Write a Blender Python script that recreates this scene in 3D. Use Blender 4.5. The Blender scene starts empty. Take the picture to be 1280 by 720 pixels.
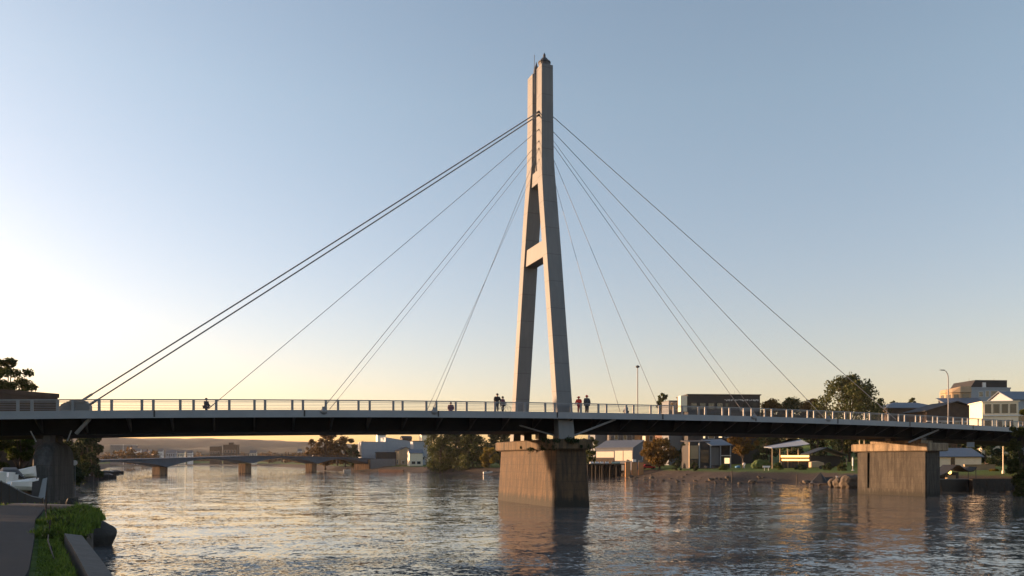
import bpy, bmesh, math, random
import numpy as np
from mathutils import Vector, Matrix, noise
R = math.radians
random.seed(7); rng = np.random.default_rng(7)
sc = bpy.context.scene
COL = sc.collection
EYE = 4.7; F = 960.0; HZ = 577.0
def PX(x, y, Y):                      # a point seen at pixel x,y (1280x720) at depth Y
    return Vector(((x-640)/F*Y, Y, EYE-(y-HZ)/F*Y))
def XX(x, Y): return (x-640)/F*Y
def ZZ(y, Y): return EYE-(y-HZ)/F*Y

# ---------------------------------------------------------------- materials
def new_mat(name):
    m = bpy.data.materials.new(name); m.use_nodes = True
    nt = m.node_tree; b = nt.nodes['Principled BSDF']
    return m, nt, b
def N(nt, typ, **kw):
    n = nt.nodes.new(typ)
    for k, v in kw.items():
        if k in n.inputs.keys(): n.inputs[k].default_value = v
        else: setattr(n, k, v)
    return n
def mat(name, col, rough=.6, var=.25, scale=3.0, bump=.0, metal=0.0, stretch=(1,1,1), col2=None, spec=.5, bscale=None):
    m, nt, b = new_mat(name)
    tc = N(nt, 'ShaderNodeTexCoord'); mp = N(nt, 'ShaderNodeMapping'); mp.inputs['Scale'].default_value = stretch
    nt.links.new(tc.outputs['Object'], mp.inputs[0])
    nz = N(nt, 'ShaderNodeTexNoise', Scale=scale, Detail=6.0, Roughness=.6)
    nt.links.new(mp.outputs[0], nz.inputs['Vector'])
    rp = N(nt, 'ShaderNodeValToRGB')
    c1 = [c*(1-var) for c in col]; c2 = [min(1, c*(1+var)) for c in (col2 or col)]
    rp.color_ramp.elements[0].position = .3; rp.color_ramp.elements[0].color = (*c1, 1)
    rp.color_ramp.elements[1].position = .7; rp.color_ramp.elements[1].color = (*c2, 1)
    nt.links.new(nz.outputs['Fac'], rp.inputs[0]); nt.links.new(rp.outputs[0], b.inputs['Base Color'])
    b.inputs['Roughness'].default_value = rough; b.inputs['Metallic'].default_value = metal
    b.inputs['Specular IOR Level'].default_value = spec
    if bump:
        n2 = N(nt, 'ShaderNodeTexNoise', Scale=bscale or scale*4, Detail=5.0)
        nt.links.new(mp.outputs[0], n2.inputs['Vector'])
        bp = N(nt, 'ShaderNodeBump', Strength=min(1, bump), Distance=.05)
        nt.links.new(n2.outputs['Fac'], bp.inputs['Height']); nt.links.new(bp.outputs[0], b.inputs['Normal'])
    return m
def emis(name, col, strength):
    m, nt, b = new_mat(name)
    b.inputs['Base Color'].default_value = (*col, 1); b.inputs['Emission Color'].default_value = (*col, 1)
    b.inputs['Emission Strength'].default_value = strength
    return m
def leaf_mat(name, c1, c2, trans=.35):
    m, nt, b = new_mat(name)
    g = N(nt, 'ShaderNodeNewGeometry'); tc = N(nt, 'ShaderNodeTexCoord')
    nz = N(nt, 'ShaderNodeTexNoise', Scale=.45, Detail=3.0); nt.links.new(tc.outputs['Object'], nz.inputs['Vector'])
    mx = N(nt, 'ShaderNodeMath', operation='ADD'); nt.links.new(g.outputs['Random Per Island'], mx.inputs[0]); nt.links.new(nz.outputs['Fac'], mx.inputs[1])
    m2 = N(nt, 'ShaderNodeMath', operation='MULTIPLY_ADD'); nt.links.new(mx.outputs[0], m2.inputs[0]); m2.inputs[1].default_value = .8; m2.inputs[2].default_value = -.3
    rp = N(nt, 'ShaderNodeValToRGB'); rp.color_ramp.elements[0].color = (*c1, 1); rp.color_ramp.elements[1].color = (*c2, 1)
    nt.links.new(m2.outputs[0], rp.inputs[0]); nt.links.new(rp.outputs[0], b.inputs['Base Color'])
    b.inputs['Roughness'].default_value = .6; b.inputs['Specular IOR Level'].default_value = .2
    t = N(nt, 'ShaderNodeBsdfTranslucent'); nt.links.new(rp.outputs[0], t.inputs['Color'])
    ms = N(nt, 'ShaderNodeMixShader'); ms.inputs[0].default_value = trans
    nt.links.new(b.outputs[0], ms.inputs[1]); nt.links.new(t.outputs[0], ms.inputs[2])
    nt.links.new(ms.outputs[0], nt.nodes['Material Output'].inputs['Surface'])
    return m
def pier_mat(name, base, base2, dark, tide=1.0, form=True):
    m, nt, b = new_mat(name); L = nt.links
    g = N(nt, 'ShaderNodeNewGeometry'); sp = N(nt, 'ShaderNodeSeparateXYZ'); L.new(g.outputs['Position'], sp.inputs[0])
    mp = N(nt, 'ShaderNodeMapping'); mp.inputs['Scale'].default_value = (1.4, 1.4, .16); L.new(g.outputs['Position'], mp.inputs[0])
    st = N(nt, 'ShaderNodeTexNoise', Scale=1.6, Detail=7.0, Roughness=.65); L.new(mp.outputs[0], st.inputs['Vector'])
    bl = N(nt, 'ShaderNodeTexNoise', Scale=.7, Detail=8.0, Roughness=.7); L.new(g.outputs['Position'], bl.inputs['Vector'])
    r1 = N(nt, 'ShaderNodeValToRGB'); r1.color_ramp.elements[0].color = (*base, 1); r1.color_ramp.elements[1].color = (*base2, 1)
    r1.color_ramp.elements[0].position = .35; r1.color_ramp.elements[1].position = .65; L.new(bl.outputs['Fac'], r1.inputs[0])
    r2 = N(nt, 'ShaderNodeValToRGB'); r2.color_ramp.elements[0].position = .42; r2.color_ramp.elements[0].color = (0, 0, 0, 1)
    r2.color_ramp.elements[1].position = .62; r2.color_ramp.elements[1].color = (.9, .9, .9, 1); L.new(st.outputs['Fac'], r2.inputs[0])
    mx = N(nt, 'ShaderNodeMix', data_type='RGBA'); L.new(r2.outputs[0], mx.inputs[0]); L.new(r1.outputs[0], mx.inputs[6]); mx.inputs[7].default_value = (*dark, 1)
    # tide band (algae) with a ragged edge
    zz = N(nt, 'ShaderNodeMath', operation='MULTIPLY_ADD'); L.new(st.outputs['Fac'], zz.inputs[0]); zz.inputs[1].default_value = -2.2; L.new(sp.outputs['Z'], zz.inputs[2])
    mr = N(nt, 'ShaderNodeMapRange'); L.new(zz.outputs[0], mr.inputs[0]); mr.inputs[1].default_value = tide-1.4; mr.inputs[2].default_value = tide-.9; mr.inputs[3].default_value = .85; mr.inputs[4].default_value = 0
    m2 = N(nt, 'ShaderNodeMix', data_type='RGBA'); L.new(mr.outputs[0], m2.inputs[0]); L.new(mx.outputs[2], m2.inputs[6]); m2.inputs[7].default_value = (.010, .010, .007, 1)
    out = m2.outputs[2]
    if form:
        md = N(nt, 'ShaderNodeMath', operation='FRACT'); ml = N(nt, 'ShaderNodeMath', operation='MULTIPLY'); L.new(sp.outputs['Z'], ml.inputs[0]); ml.inputs[1].default_value = 1.15; L.new(ml.outputs[0], md.inputs[0])
        gt = N(nt, 'ShaderNodeMath', operation='LESS_THAN'); L.new(md.outputs[0], gt.inputs[0]); gt.inputs[1].default_value = .06
        gm = N(nt, 'ShaderNodeMath', operation='MULTIPLY'); L.new(gt.outputs[0], gm.inputs[0]); gm.inputs[1].default_value = .5
        m3 = N(nt, 'ShaderNodeMix', data_type='RGBA'); L.new(gm.outputs[0], m3.inputs[0]); L.new(out, m3.inputs[6]); m3.inputs[7].default_value = (*dark, 1); out = m3.outputs[2]
    L.new(out, b.inputs['Base Color']); b.inputs['Roughness'].default_value = .85
    nb = N(nt, 'ShaderNodeTexNoise', Scale=5.0, Detail=8.0); L.new(g.outputs['Position'], nb.inputs['Vector'])
    bp = N(nt, 'ShaderNodeBump', Strength=.6, Distance=.06); L.new(nb.outputs['Fac'], bp.inputs['Height']); L.new(bp.outputs[0], b.inputs['Normal'])
    return m

M = {}
M['tower'] = mat('painted_tower', (.165, .16, .155), .55, .10, .35, .12, stretch=(1, 1, .25))
def tower_mat():
    m, nt, b = new_mat('tower_concrete'); L = nt.links
    g = N(nt, 'ShaderNodeNewGeometry'); sp = N(nt, 'ShaderNodeSeparateXYZ'); L.new(g.outputs['Position'], sp.inputs[0])
    mp = N(nt, 'ShaderNodeMapping'); mp.inputs['Scale'].default_value = (3, 3, .12); L.new(g.outputs['Position'], mp.inputs[0])
    st = N(nt, 'ShaderNodeTexNoise', Scale=1.2, Detail=6.0, Roughness=.6); L.new(mp.outputs[0], st.inputs['Vector'])
    bl = N(nt, 'ShaderNodeTexNoise', Scale=.35, Detail=5.0); L.new(g.outputs['Position'], bl.inputs['Vector'])
    ad = N(nt, 'ShaderNodeMath', operation='ADD'); L.new(st.outputs['Fac'], ad.inputs[0]); L.new(bl.outputs['Fac'], ad.inputs[1])
    r1 = N(nt, 'ShaderNodeMapRange'); L.new(ad.outputs[0], r1.inputs[0]); r1.inputs[1].default_value = .75; r1.inputs[2].default_value = 1.25
    mx = N(nt, 'ShaderNodeMix', data_type='RGBA'); L.new(r1.outputs[0], mx.inputs[0]); mx.inputs[6].default_value = (.135, .142, .148, 1); mx.inputs[7].default_value = (.172, .175, .178, 1)
    ml = N(nt, 'ShaderNodeMath', operation='MULTIPLY'); L.new(sp.outputs['Z'], ml.inputs[0]); ml.inputs[1].default_value = .33
    fr = N(nt, 'ShaderNodeMath', operation='FRACT'); L.new(ml.outputs[0], fr.inputs[0]); lt = N(nt, 'ShaderNodeMath', operation='LESS_THAN'); L.new(fr.outputs[0], lt.inputs[0]); lt.inputs[1].default_value = .025
    gm = N(nt, 'ShaderNodeMath', operation='MULTIPLY'); L.new(lt.outputs[0], gm.inputs[0]); gm.inputs[1].default_value = .45
    m3 = N(nt, 'ShaderNodeMix', data_type='RGBA'); L.new(gm.outputs[0], m3.inputs[0]); L.new(mx.outputs[2], m3.inputs[6]); m3.inputs[7].default_value = (.05, .05, .05, 1)
    L.new(m3.outputs[2], b.inputs['Base Color']); b.inputs['Roughness'].default_value = .6; b.inputs['Specular IOR Level'].default_value = .35
    return m
M['tower'] = tower_mat()
M['steel'] = mat('steel_paint', (.21, .235, .265), .45, .10, .5, .05)
M['rail'] = mat('rail_paint', (.19, .20, .215), .45, .10, 2)
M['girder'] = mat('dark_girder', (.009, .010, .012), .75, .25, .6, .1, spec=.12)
M['bracket'] = mat('bracket_steel', (.04, .042, .046), .6, .2, 2, spec=.2)
M['strut'] = mat('strut_paint', (.20, .20, .20), .5, .1, 2)
M['cable'] = mat('cable_steel', (.22, .22, .23), .5, .1, 2)
M['deckc'] = mat('deck_concrete', (0.125, 0.125, 0.125), .8, .2, .6, .2)
M['lampmetal'] = mat('lamp_metal', (0.18, 0.18, 0.186), .5, .1, 2)
M['darkmetal'] = mat('dark_metal', (.05, .05, .055), .5, .2, 2)
M['pier'] = pier_mat('pier_concrete', (.060, .034, .016), (.095, .056, .027), (.022, .015, .009))
M['pier2'] = pier_mat('pier_concrete_shaded', (.038, .033, .027), (.062, .053, .043), (.014, .012, .01), tide=.6)  # right pier body: the deck's shade is put into this darker colour
M['pier3'] = pier_mat('pier_concrete_grey', (.045, .045, .046), (.08, .08, .08), (.022, .022, .023), tide=1.2)
M['cap'] = pier_mat('cap_concrete', (.085, .054, .027), (.125, .082, .042), (.02, .015, .01), tide=-9, form=False)
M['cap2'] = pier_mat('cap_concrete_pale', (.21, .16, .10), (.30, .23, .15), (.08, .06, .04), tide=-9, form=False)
M['fpier'] = pier_mat('far_pier_concrete', (.22, .12, .06), (.27, .16, .08), (.1, .06, .04), tide=.2, form=False)
M['white'] = mat('white_paint', (0.663, 0.6545, 0.6375), .5, .06, 1)
M['cream'] = mat('cream_paint', (.76, .66, .50), .6, .08, 1)
M['glass'] = mat('window_glass', (.03, .035, .04), .08, .2, 1, spec=.9)
M['bluegrey'] = mat('blue_grey_cladding', (0.11, 0.125, 0.145), .6, .12, 1, stretch=(4, 4, .3))
M['palegrey'] = mat('pale_grey_wall', (.25, .285, .33), .6, .08, .6)
M['grey'] = mat('grey_wall', (0.14, 0.14, 0.145), .7, .15, .6)
M['clad'] = mat('vertical_cladding', (0.085, 0.08, 0.0775), .7, .6, 1.2, .1, stretch=(3, 3, .05))
M['dark'] = mat('dark_cladding', (0.01575, 0.01575, 0.0175), .6, .25, .8)
M['brown'] = mat('brown_wall', (0.052, 0.034, 0.024), .8, .3, .6)
M['brick'] = mat('brick_wall', (0.13, 0.065, 0.04), .8, .3, .8)
M['orange'] = mat('orange_timber', (0.35, 0.168, 0.063), .6, .2, 1)
M['tan'] = mat('tan_render', (0.35, 0.259, 0.161), .8, .15, .6)
M['roofblue'] = mat('blue_grey_roof', (0.085, 0.11, 0.145), .5, .12, .8)
M['roofgrey'] = mat('grey_metal_roof', (0.11, 0.115, 0.125), .5, .12, 1, stretch=(6, .3, 1))
M['roofdark'] = mat('dark_roof', (0.02, 0.0192, 0.02), .7, .2, 1)
M['bark'] = mat('bark', (0.054, 0.039, 0.027), .9, .35, 3, .5)
M['wood'] = mat('weathered_timber', (0.04, 0.03, 0.022), .85, .4, 2, .3, stretch=(1, 1, .3))
M['black'] = mat('black_cover', (.012, .012, .013), .55, .3, 2, .2)
M['rock'] = mat('dark_rock', (0.025, 0.0225, 0.02), .75, .4, 2.5, .8)
M['rockb'] = mat('brown_rock', (0.0665, 0.05075, 0.035), .85, .35, 1.2, .8)
M['red'] = mat('red_cloth', (.62, .035, .03), .8, .15, 6)
M['redcar'] = mat('red_car_paint', (.45, .03, .03), .3, .05, 2)
M['green'] = mat('green_cover', (.28, .38, .33), .7, .1, 2)
M['blue'] = mat('blue_cover', (.06, .2, .36), .6, .1, 2)
M['skin'] = mat('skin', (.45, .27, .19), .6, .05, 6)
M['hair'] = mat('dark_hair', (.015, .011, .01), .6, .2, 20)
M['navy'] = mat('dark_grey_cloth', (.05, .055, .065), .85, .2, 8)
M['blackcloth'] = mat('black_cloth', (.02, .018, .022), .85, .2, 8)
M['jeans'] = mat('blue_jeans', (.06, .08, .15), .85, .2, 8)
M['purple'] = mat('plum_cloth', (.14, .05, .07), .85, .2, 8)
M['rubber'] = mat('rubber', (.02, .02, .02), .8, .1, 5)
M['bridgeblue'] = mat('far_bridge_blue_paint', (.045, .068, .10), .6, .15, .5)
M['conc'] = mat('wall_concrete', (0.075, 0.065, 0.0575), .85, .35, 1.2, .6)
M['concpale'] = mat('coping_concrete', (.055, .054, .052), .85, .25, 2.0, .5)
M['asphalt'] = mat('asphalt', (.0155, .0165, .0195), .9, .25, 2.2, .8, bscale=60)
M['sandbrick'] = mat('bank_brick', (0.1, 0.05, 0.035), .9, .3, .5, .4)
M['glow'] = emis('warm_emission', (1.0, .50, .13), 1.1)
M['glow2'] = emis('warm_window_light', (1.0, .70, .34), .32)
M['lf_olive'] = leaf_mat('leaves_olive', (0.02268, 0.03305, 0.00828), (0.09072, 0.1021, 0.02484))
M['lf_dark'] = leaf_mat('leaves_dark', (0.01285, 0.0243, 0.00972), (0.04131, 0.06075, 0.0216))
M['lf_orange'] = leaf_mat('leaves_autumn', (0.0432, 0.03024, 0.0072), (0.1872, 0.108, 0.018))
M['lf_brown'] = leaf_mat('leaves_brown', (0.036, 0.02304, 0.01008), (0.1224, 0.072, 0.0252))
M['lf_yellow'] = leaf_mat('leaves_yellow', (0.0864, 0.072, 0.0108), (0.2592, 0.18, 0.0216))
M['lf_green'] = leaf_mat('leaves_green', (0.0252, 0.0432, 0.00864), (0.0792, 0.108, 0.0216))
M['grass'] = leaf_mat('grass_blades', (.05, .085, .012), (.17, .24, .035), .4)

# ---------------------------------------------------------------- helpers
ROOTM = {}
def tag(o, label=None, cat=None, group=None, kind=None):
    if label: o['label'] = label
    if cat: o['category'] = cat
    if group: o['group'] = group
    if kind: o['kind'] = kind
    return o
def thing(name, label, cat, loc=(0, 0, 0), rz=0, group=None):
    o = bpy.data.objects.new(name, None); COL.objects.link(o)
    o.empty_display_size = .3
    o.location = loc; o.rotation_euler = (0, 0, rz)
    ROOTM[o.name] = Matrix.Translation(loc) @ Matrix.Rotation(rz, 4, 'Z')
    return tag(o, label, cat, group)
class MB:
    def __init__(s, world=False): s.v = []; s.f = []; s.world = world
    def add(s, vs, fs):
        n = len(s.v); s.v += [tuple(v) for v in vs]; s.f += [tuple(i+n for i in f) for f in fs]; return s
    def box(s, x0, x1, y0, y1, z0, z1, rz=0, c=None):
        vs = [(x, y, z) for z in (z0, z1) for y in (y0, y1) for x in (x0, x1)]
        if rz:
            c = c or ((x0+x1)/2, (y0+y1)/2); ca, sa = math.cos(rz), math.sin(rz)
            vs = [(c[0]+(x-c[0])*ca-(y-c[1])*sa, c[1]+(x-c[0])*sa+(y-c[1])*ca, z) for x, y, z in vs]
        return s.add(vs, [(0, 2, 3, 1), (4, 5, 7, 6), (0, 1, 5, 4), (1, 3, 7, 5), (3, 2, 6, 7), (2, 0, 4, 6)])
    def loft(s, rings, closed=True, caps=True):
        n = len(rings[0]); vs = [p for r in rings for p in r]; fs = []
        for i in range(len(rings)-1):
            for j in range(n if closed else n-1):
                k = (j+1) % n; fs.append((i*n+j, i*n+k, (i+1)*n+k, (i+1)*n+j))
        if caps and closed: fs += [tuple(range(n))[::-1], tuple((len(rings)-1)*n+j for j in range(n))]
        return s.add(vs, fs)
    def tube(s, pts, r, n=8, r2=None, caps=True):
        pts = [Vector(p) for p in pts]; rings = []
        for i, p in enumerate(pts):
            d = (pts[min(i+1, len(pts)-1)]-pts[max(i-1, 0)]).normalized()
            a = d.cross(Vector((0, 0, 1)) if abs(d.z) < .95 else Vector((1, 0, 0))).normalized(); b = d.cross(a)
            rr = r[i] if isinstance(r, (list, tuple)) else (r if r2 is None else r+(r2-r)*i/max(1, len(pts)-1))
            rings.append([tuple(p+a*math.cos(2*math.pi*k/n)*rr+b*math.sin(2*math.pi*k/n)*rr) for k in range(n)])
        return s.loft(rings, True, caps)
    def lathe(s, prof, n=16, c=(0, 0, 0)):
        rings = [[(c[0]+r*math.cos(2*math.pi*k/n), c[1]+r*math.sin(2*math.pi*k/n), c[2]+z) for k in range(n)] for r, z in prof]
        return s.loft(rings)
    def prism(s, poly, z0, z1): return s.loft([[(x, y, z0) for x, y in poly], [(x, y, z1) for x, y in poly]])
    def blob(s, c, r, seed=0, amp=.2, sub=2, f=1.0, flat=False):
        bm = bmesh.new(); bmesh.ops.create_icosphere(bm, subdivisions=sub, radius=1)
        vs = []
        for v in bm.verts:
            p = v.co.copy(); k = 1+amp*noise.noise(p*f*1.6+Vector((seed*7.1, seed*3.3, seed)))*2
            if flat and p.z < 0: p.z *= .4
            vs.append((c[0]+p.x*r[0]*k, c[1]+p.y*r[1]*k, c[2]+p.z*r[2]*k))
        fs = [tuple(v.index for v in f.verts) for f in bm.faces]; bm.free(); return s.add(vs, fs)
    def build(s, name, m, parent=None, label=None, smooth=False, loc=None):
        me = bpy.data.meshes.new(name); vs = s.v
        if parent is not None and s.world and parent.name in ROOTM:
            inv = ROOTM[parent.name].inverted(); vs = [tuple(inv @ Vector(v)) for v in vs]
        if loc is not None: vs = [(v[0]-loc[0], v[1]-loc[1], v[2]-loc[2]) for v in vs]
        me.from_pydata(vs, [], s.f)
        me.materials.append(m if not isinstance(m, str) else M[m])
        bm = bmesh.new(); bm.from_mesh(me); bmesh.ops.recalc_face_normals(bm, faces=bm.faces); bm.to_mesh(me); bm.free()
        if smooth: me.shade_smooth()
        o = bpy.data.objects.new(name, me); COL.objects.link(o)
        if loc is not None: o.location = loc
        if parent is not None:
            o.parent = parent
            if parent.name in ROOTM: ROOTM[o.name] = ROOTM[parent.name]
        if label: o['label'] = label
        return o
def bevel(o, w=.03, seg=1):
    b = o.modifiers.new('bevel', 'BEVEL'); b.width = w; b.segments = seg; b.limit_method = 'ANGLE'; return o
def copy_tree(o, parent=None, **kw):
    c = o.copy(); COL.objects.link(c); c.parent = parent
    if o.name in ROOTM: ROOTM[c.name] = ROOTM[o.name]
    for ch in list(o.children): copy_tree(ch, c)
    return c

# ---------------------------------------------------------------- terrain
LEFT = [(-14.9, 26.6), (-27.5, 49), (-38.5, 68), (-50, 88), (-61, 110), (-80, 142), (-104, 180), (-132, 232), (-139, 262), (-188, 347), (-240, 451), (-336, 645), (-461, 902), (-520, 1010), (-500, 1055), (-440, 1050)]
RIGHT = [(-333, 940), (-265, 820), (-188, 645), (-138, 531), (-115, 440), (-98, 392), (-78.3, 374), (-50.6, 347), (-25, 301), (-5.9, 282), (16, 258), (29.7, 237), (34.2, 205), (41.8, 167), (57, 161), (62, 147), (64.5, 134), (70.5, 126), (77, 116.5), (91, 114), (160, 108), (320, 60), (420, -120)]
NEAR = [(160, -90), (60, -14), (20, -2), (0, 4.5), (-5.2, 10), (-9.1, 16), (-12.6, 22)]
POLY = np.array(LEFT+RIGHT+NEAR, float)
def river_dist(x, y):                # + outside the river, - inside
    x = np.asarray(x, float); y = np.asarray(y, float); best = np.full(x.shape, 1e9); ins = np.zeros(x.shape, bool)
    n = len(POLY)
    for i in range(n):
        ax, ay = POLY[i]; bx, by = POLY[(i+1) % n]; dx, dy = bx-ax, by-ay
        t = np.clip(((x-ax)*dx+(y-ay)*dy)/(dx*dx+dy*dy), 0, 1)
        best = np.minimum(best, np.hypot(x-ax-t*dx, y-ay-t*dy))
        c = ((ay > y) != (by > y)); xi = dx*(y-ay)/(dy if dy else 1e-9)+ax
        ins ^= c & (x < xi)
    return np.where(ins, -best, best)
def sstep(a, b, x): t = np.clip((x-a)/(b-a), 0, 1); return t*t*(3-2*t)
def vnoise(x, y, s, seed=0):
    f = lambda a, b: (np.sin(a*12.9898+b*78.233+seed*37.7)*43758.5453) % 1
    x = x/s; y = y/s; xi = np.floor(x); yi = np.floor(y); u = x-xi; v = y-yi; u = u*u*(3-2*u); v = v*v*(3-2*v)
    return (f(xi, yi)*(1-u)+f(xi+1, yi)*u)*(1-v)+(f(xi, yi+1)*(1-u)+f(xi+1, yi+1)*u)*v-.5
def ground_z(x, y):
    x = np.asarray(x, float); y = np.asarray(y, float); d = river_dist(x, y)
    d = d+vnoise(x, y, 5, 3)*np.clip((y-40)/60, 0, 1)*2.2
    wide = .15*d; z = np.where(d < 0, np.maximum(-3, .45*d), 0)
    gen = sstep(-1, 14, d)*2.7-.05+sstep(12, 45, d)*.9
    right = (x > -60) & (y > 90)
    gen = gen+np.where(right, 9*sstep(45, 140, d)*sstep(60, 140, x+0*y)*1.0+3*sstep(40, 130, d), 0)
    near = 3.0*sstep(-.3, .5, d)-.02
    fall = 1-sstep(28.5, 40, y)
    leftbank = 1.25*sstep(0, 2.5, d)+.8*sstep(3, 14, d)+1.0*sstep(20, 50, d)
    nz = near*fall+leftbank*(1-fall)
    isnear = (x < 12) & (y < 120) & (x < -.2*y+12)
    k = np.where(isnear, 1-sstep(85, 120, y), 0)
    zz = np.where(d >= 0, nz*k+gen*(1-k), z)
    zz = zz+np.where(d > 1, vnoise(x, y, 9, 1)*.25*np.clip(d/12, 0, 1)*np.where(isnear & (y < 32), 0, 1)+vnoise(x, y, 1.7, 2)*.09*np.where(isnear & (y < 30), .25, 1), 0)
    zz = zz+sstep(200, 1500, np.hypot(x, y-400))*4*(d > 20)
    return zz
def gz(x, y): return float(ground_z(np.array([x]), np.array([y]))[0])
def axis(parts):
    out = []
    for a, b, st in parts: out += list(np.arange(a, b, st))
    return np.array(out+[parts[-1][1]])
gx = axis([(-6000, -1500, 500), (-1500, -600, 60), (-600, -220, 10), (-220, -70, 3.5), (-70, -22, 1.4), (-22, -1, .45), (-1, 25, 1.5), (25, 130, 1.7), (130, 340, 8), (340, 1500, 60), (1500, 6000, 500)])
gy = axis([(-300, -20, 40), (-20, 8, 4), (8, 32, .5), (32, 100, 1.5), (100, 270, 1.7), (270, 480, 4), (480, 1200, 16), (1200, 6500, 300)])
GX, GY = np.meshgrid(gx, gy); GZ = ground_z(GX, GY)
nv = len(gx); vs = np.stack([GX.ravel(), GY.ravel(), GZ.ravel()], 1)
I = np.arange(len(gy)-1)[:, None]*nv+np.arange(nv-1)[None, :]
fs = np.stack([I, I+1, I+nv+1, I+nv], -1).reshape(-1, 4)
me = bpy.data.meshes.new('ground'); me.from_pydata(vs.tolist(), [], fs.tolist()); me.shade_smooth()
gm, nt, b = new_mat('ground_material'); L = nt.links
g = N(nt, 'ShaderNodeNewGeometry'); sp = N(nt, 'ShaderNodeSeparateXYZ'); L.new(g.outputs['Position'], sp.inputs[0])
nz = N(nt, 'ShaderNodeTexNoise', Scale=.35, Detail=9.0, Roughness=.7); L.new(g.outputs['Position'], nz.inputs['Vector'])
nf = N(nt, 'ShaderNodeTexNoise', Scale=2.5, Detail=9.0, Roughness=.75); L.new(g.outputs['Position'], nf.inputs['Vector'])
za = N(nt, 'ShaderNodeMath', operation='MULTIPLY_ADD'); L.new(nz.outputs['Fac'], za.inputs[0]); za.inputs[1].default_value = 1.2; L.new(sp.outputs['Z'], za.inputs[2])
mr = N(nt, 'ShaderNodeMapRange'); L.new(za.outputs[0], mr.inputs[0]); mr.inputs[1].default_value = 2.75; mr.inputs[2].default_value = 3.15
mud = N(nt, 'ShaderNodeValToRGB'); mud.color_ramp.elements[0].color = (.022, .016, .012, 1); mud.color_ramp.elements[1].color = (.095, .072, .056, 1); mud.color_ramp.elements[0].position = .35; mud.color_ramp.elements[1].position = .7; L.new(nf.outputs['Fac'], mud.inputs[0])
gr = N(nt, 'ShaderNodeValToRGB'); gr.color_ramp.elements[0].color = (.034, .066, .010, 1); gr.color_ramp.elements[1].color = (.09, .14, .022, 1); gr.color_ramp.elements[0].position = .3; gr.color_ramp.elements[1].position = .7; L.new(nf.outputs['Fac'], gr.inputs[0])
# the near left bank is grassy down to the water
lx = N(nt, 'ShaderNodeMath', operation='LESS_THAN'); L.new(sp.outputs['X'], lx.inputs[0]); lx.inputs[1].default_value = -6
ly = N(nt, 'ShaderNodeMath', operation='LESS_THAN'); L.new(sp.outputs['Y'], ly.inputs[0]); ly.inputs[1].default_value = 110
lz = N(nt, 'ShaderNodeMath', operation='GREATER_THAN'); L.new(sp.outputs['Z'], lz.inputs[0]); lz.inputs[1].default_value = .7
l1 = N(nt, 'ShaderNodeMath', operation='MULTIPLY'); L.new(lx.outputs[0], l1.inputs[0]); L.new(ly.outputs[0], l1.inputs[1])
l2 = N(nt, 'ShaderNodeMath', operation='MULTIPLY'); L.new(l1.outputs[0], l2.inputs[0]); L.new(lz.outputs[0], l2.inputs[1])
l3 = N(nt, 'ShaderNodeMath', operation='MAXIMUM'); L.new(l2.outputs[0], l3.inputs[0]); L.new(mr.outputs[0], l3.inputs[1])
mx = N(nt, 'ShaderNodeMix', data_type='RGBA'); L.new(l3.outputs[0], mx.inputs[0]); L.new(mud.outputs[0], mx.inputs[6]); L.new(gr.outputs[0], mx.inputs[7])
L.new(mx.outputs[2], b.inputs['Base Color']); b.inputs['Roughness'].default_value = .9; b.inputs['Specular IOR Level'].default_value = .2
bp = N(nt, 'ShaderNodeBump', Strength=.8, Distance=.15); L.new(nf.outputs['Fac'], bp.inputs['Height']); L.new(bp.outputs[0], b.inputs['Normal'])
me.materials.append(gm); o = bpy.data.objects.new('ground', me); COL.objects.link(o); tag(o, kind='structure')

# ---------------------------------------------------------------- water
wm, nt, b = new_mat('river_water'); L = nt.links
g = N(nt, 'ShaderNodeNewGeometry')
def wn(scale, sx, sy, rot, detail=3.0, dist=0.0, rough=.55):
    mp = N(nt, 'ShaderNodeMapping'); mp.inputs['Scale'].default_value = (sx, sy, 1); mp.inputs['Rotation'].default_value = (0, 0, R(rot)); L.new(g.outputs['Position'], mp.inputs[0])
    n = N(nt, 'ShaderNodeTexNoise', Scale=scale, Detail=detail, Distortion=dist, Roughness=rough); L.new(mp.outputs[0], n.inputs['Vector']); return n
big = wn(.060, 1, 2.1, 18, 6, 1.6, .6)      # calm boils and wind-roughened streaks of current
sw = wn(.16, 1, 1.6, 10, 3, .8)
mid = wn(.75, 1, 1.25, 15, 4, .9, .6)
fine = wn(3.6, 1, 1.2, 8, 5, .4, .7)
pr = N(nt, 'ShaderNodeMapRange'); L.new(big.outputs['Fac'], pr.inputs[0]); pr.inputs[1].default_value = .42; pr.inputs[2].default_value = .60; pr.inputs[3].default_value = .30; pr.inputs[4].default_value = 1.0
acc = None
for nd, amp, md_ in ((sw, .10, False), (mid, .44, True), (fine, .72, True)):
    v1 = N(nt, 'ShaderNodeVectorMath', operation='SUBTRACT'); L.new(nd.outputs['Color'], v1.inputs[0]); v1.inputs[1].default_value = (.5, .5, .5)
    v2 = N(nt, 'ShaderNodeVectorMath', operation='MULTIPLY'); L.new(v1.outputs[0], v2.inputs[0]); v2.inputs[1].default_value = (amp, amp, 0)
    if md_:
        v3 = N(nt, 'ShaderNodeVectorMath', operation='SCALE'); L.new(v2.outputs[0], v3.inputs[0]); L.new(pr.outputs[0], v3.inputs[3]); v2 = v3
    if acc is None: acc = v2
    else:
        v4 = N(nt, 'ShaderNodeVectorMath', operation='ADD'); L.new(acc.outputs[0], v4.inputs[0]); L.new(v2.outputs[0], v4.inputs[1]); acc = v4
v5 = N(nt, 'ShaderNodeVectorMath', operation='ADD'); L.new(acc.outputs[0], v5.inputs[0]); v5.inputs[1].default_value = (0, 0, 1)
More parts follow.
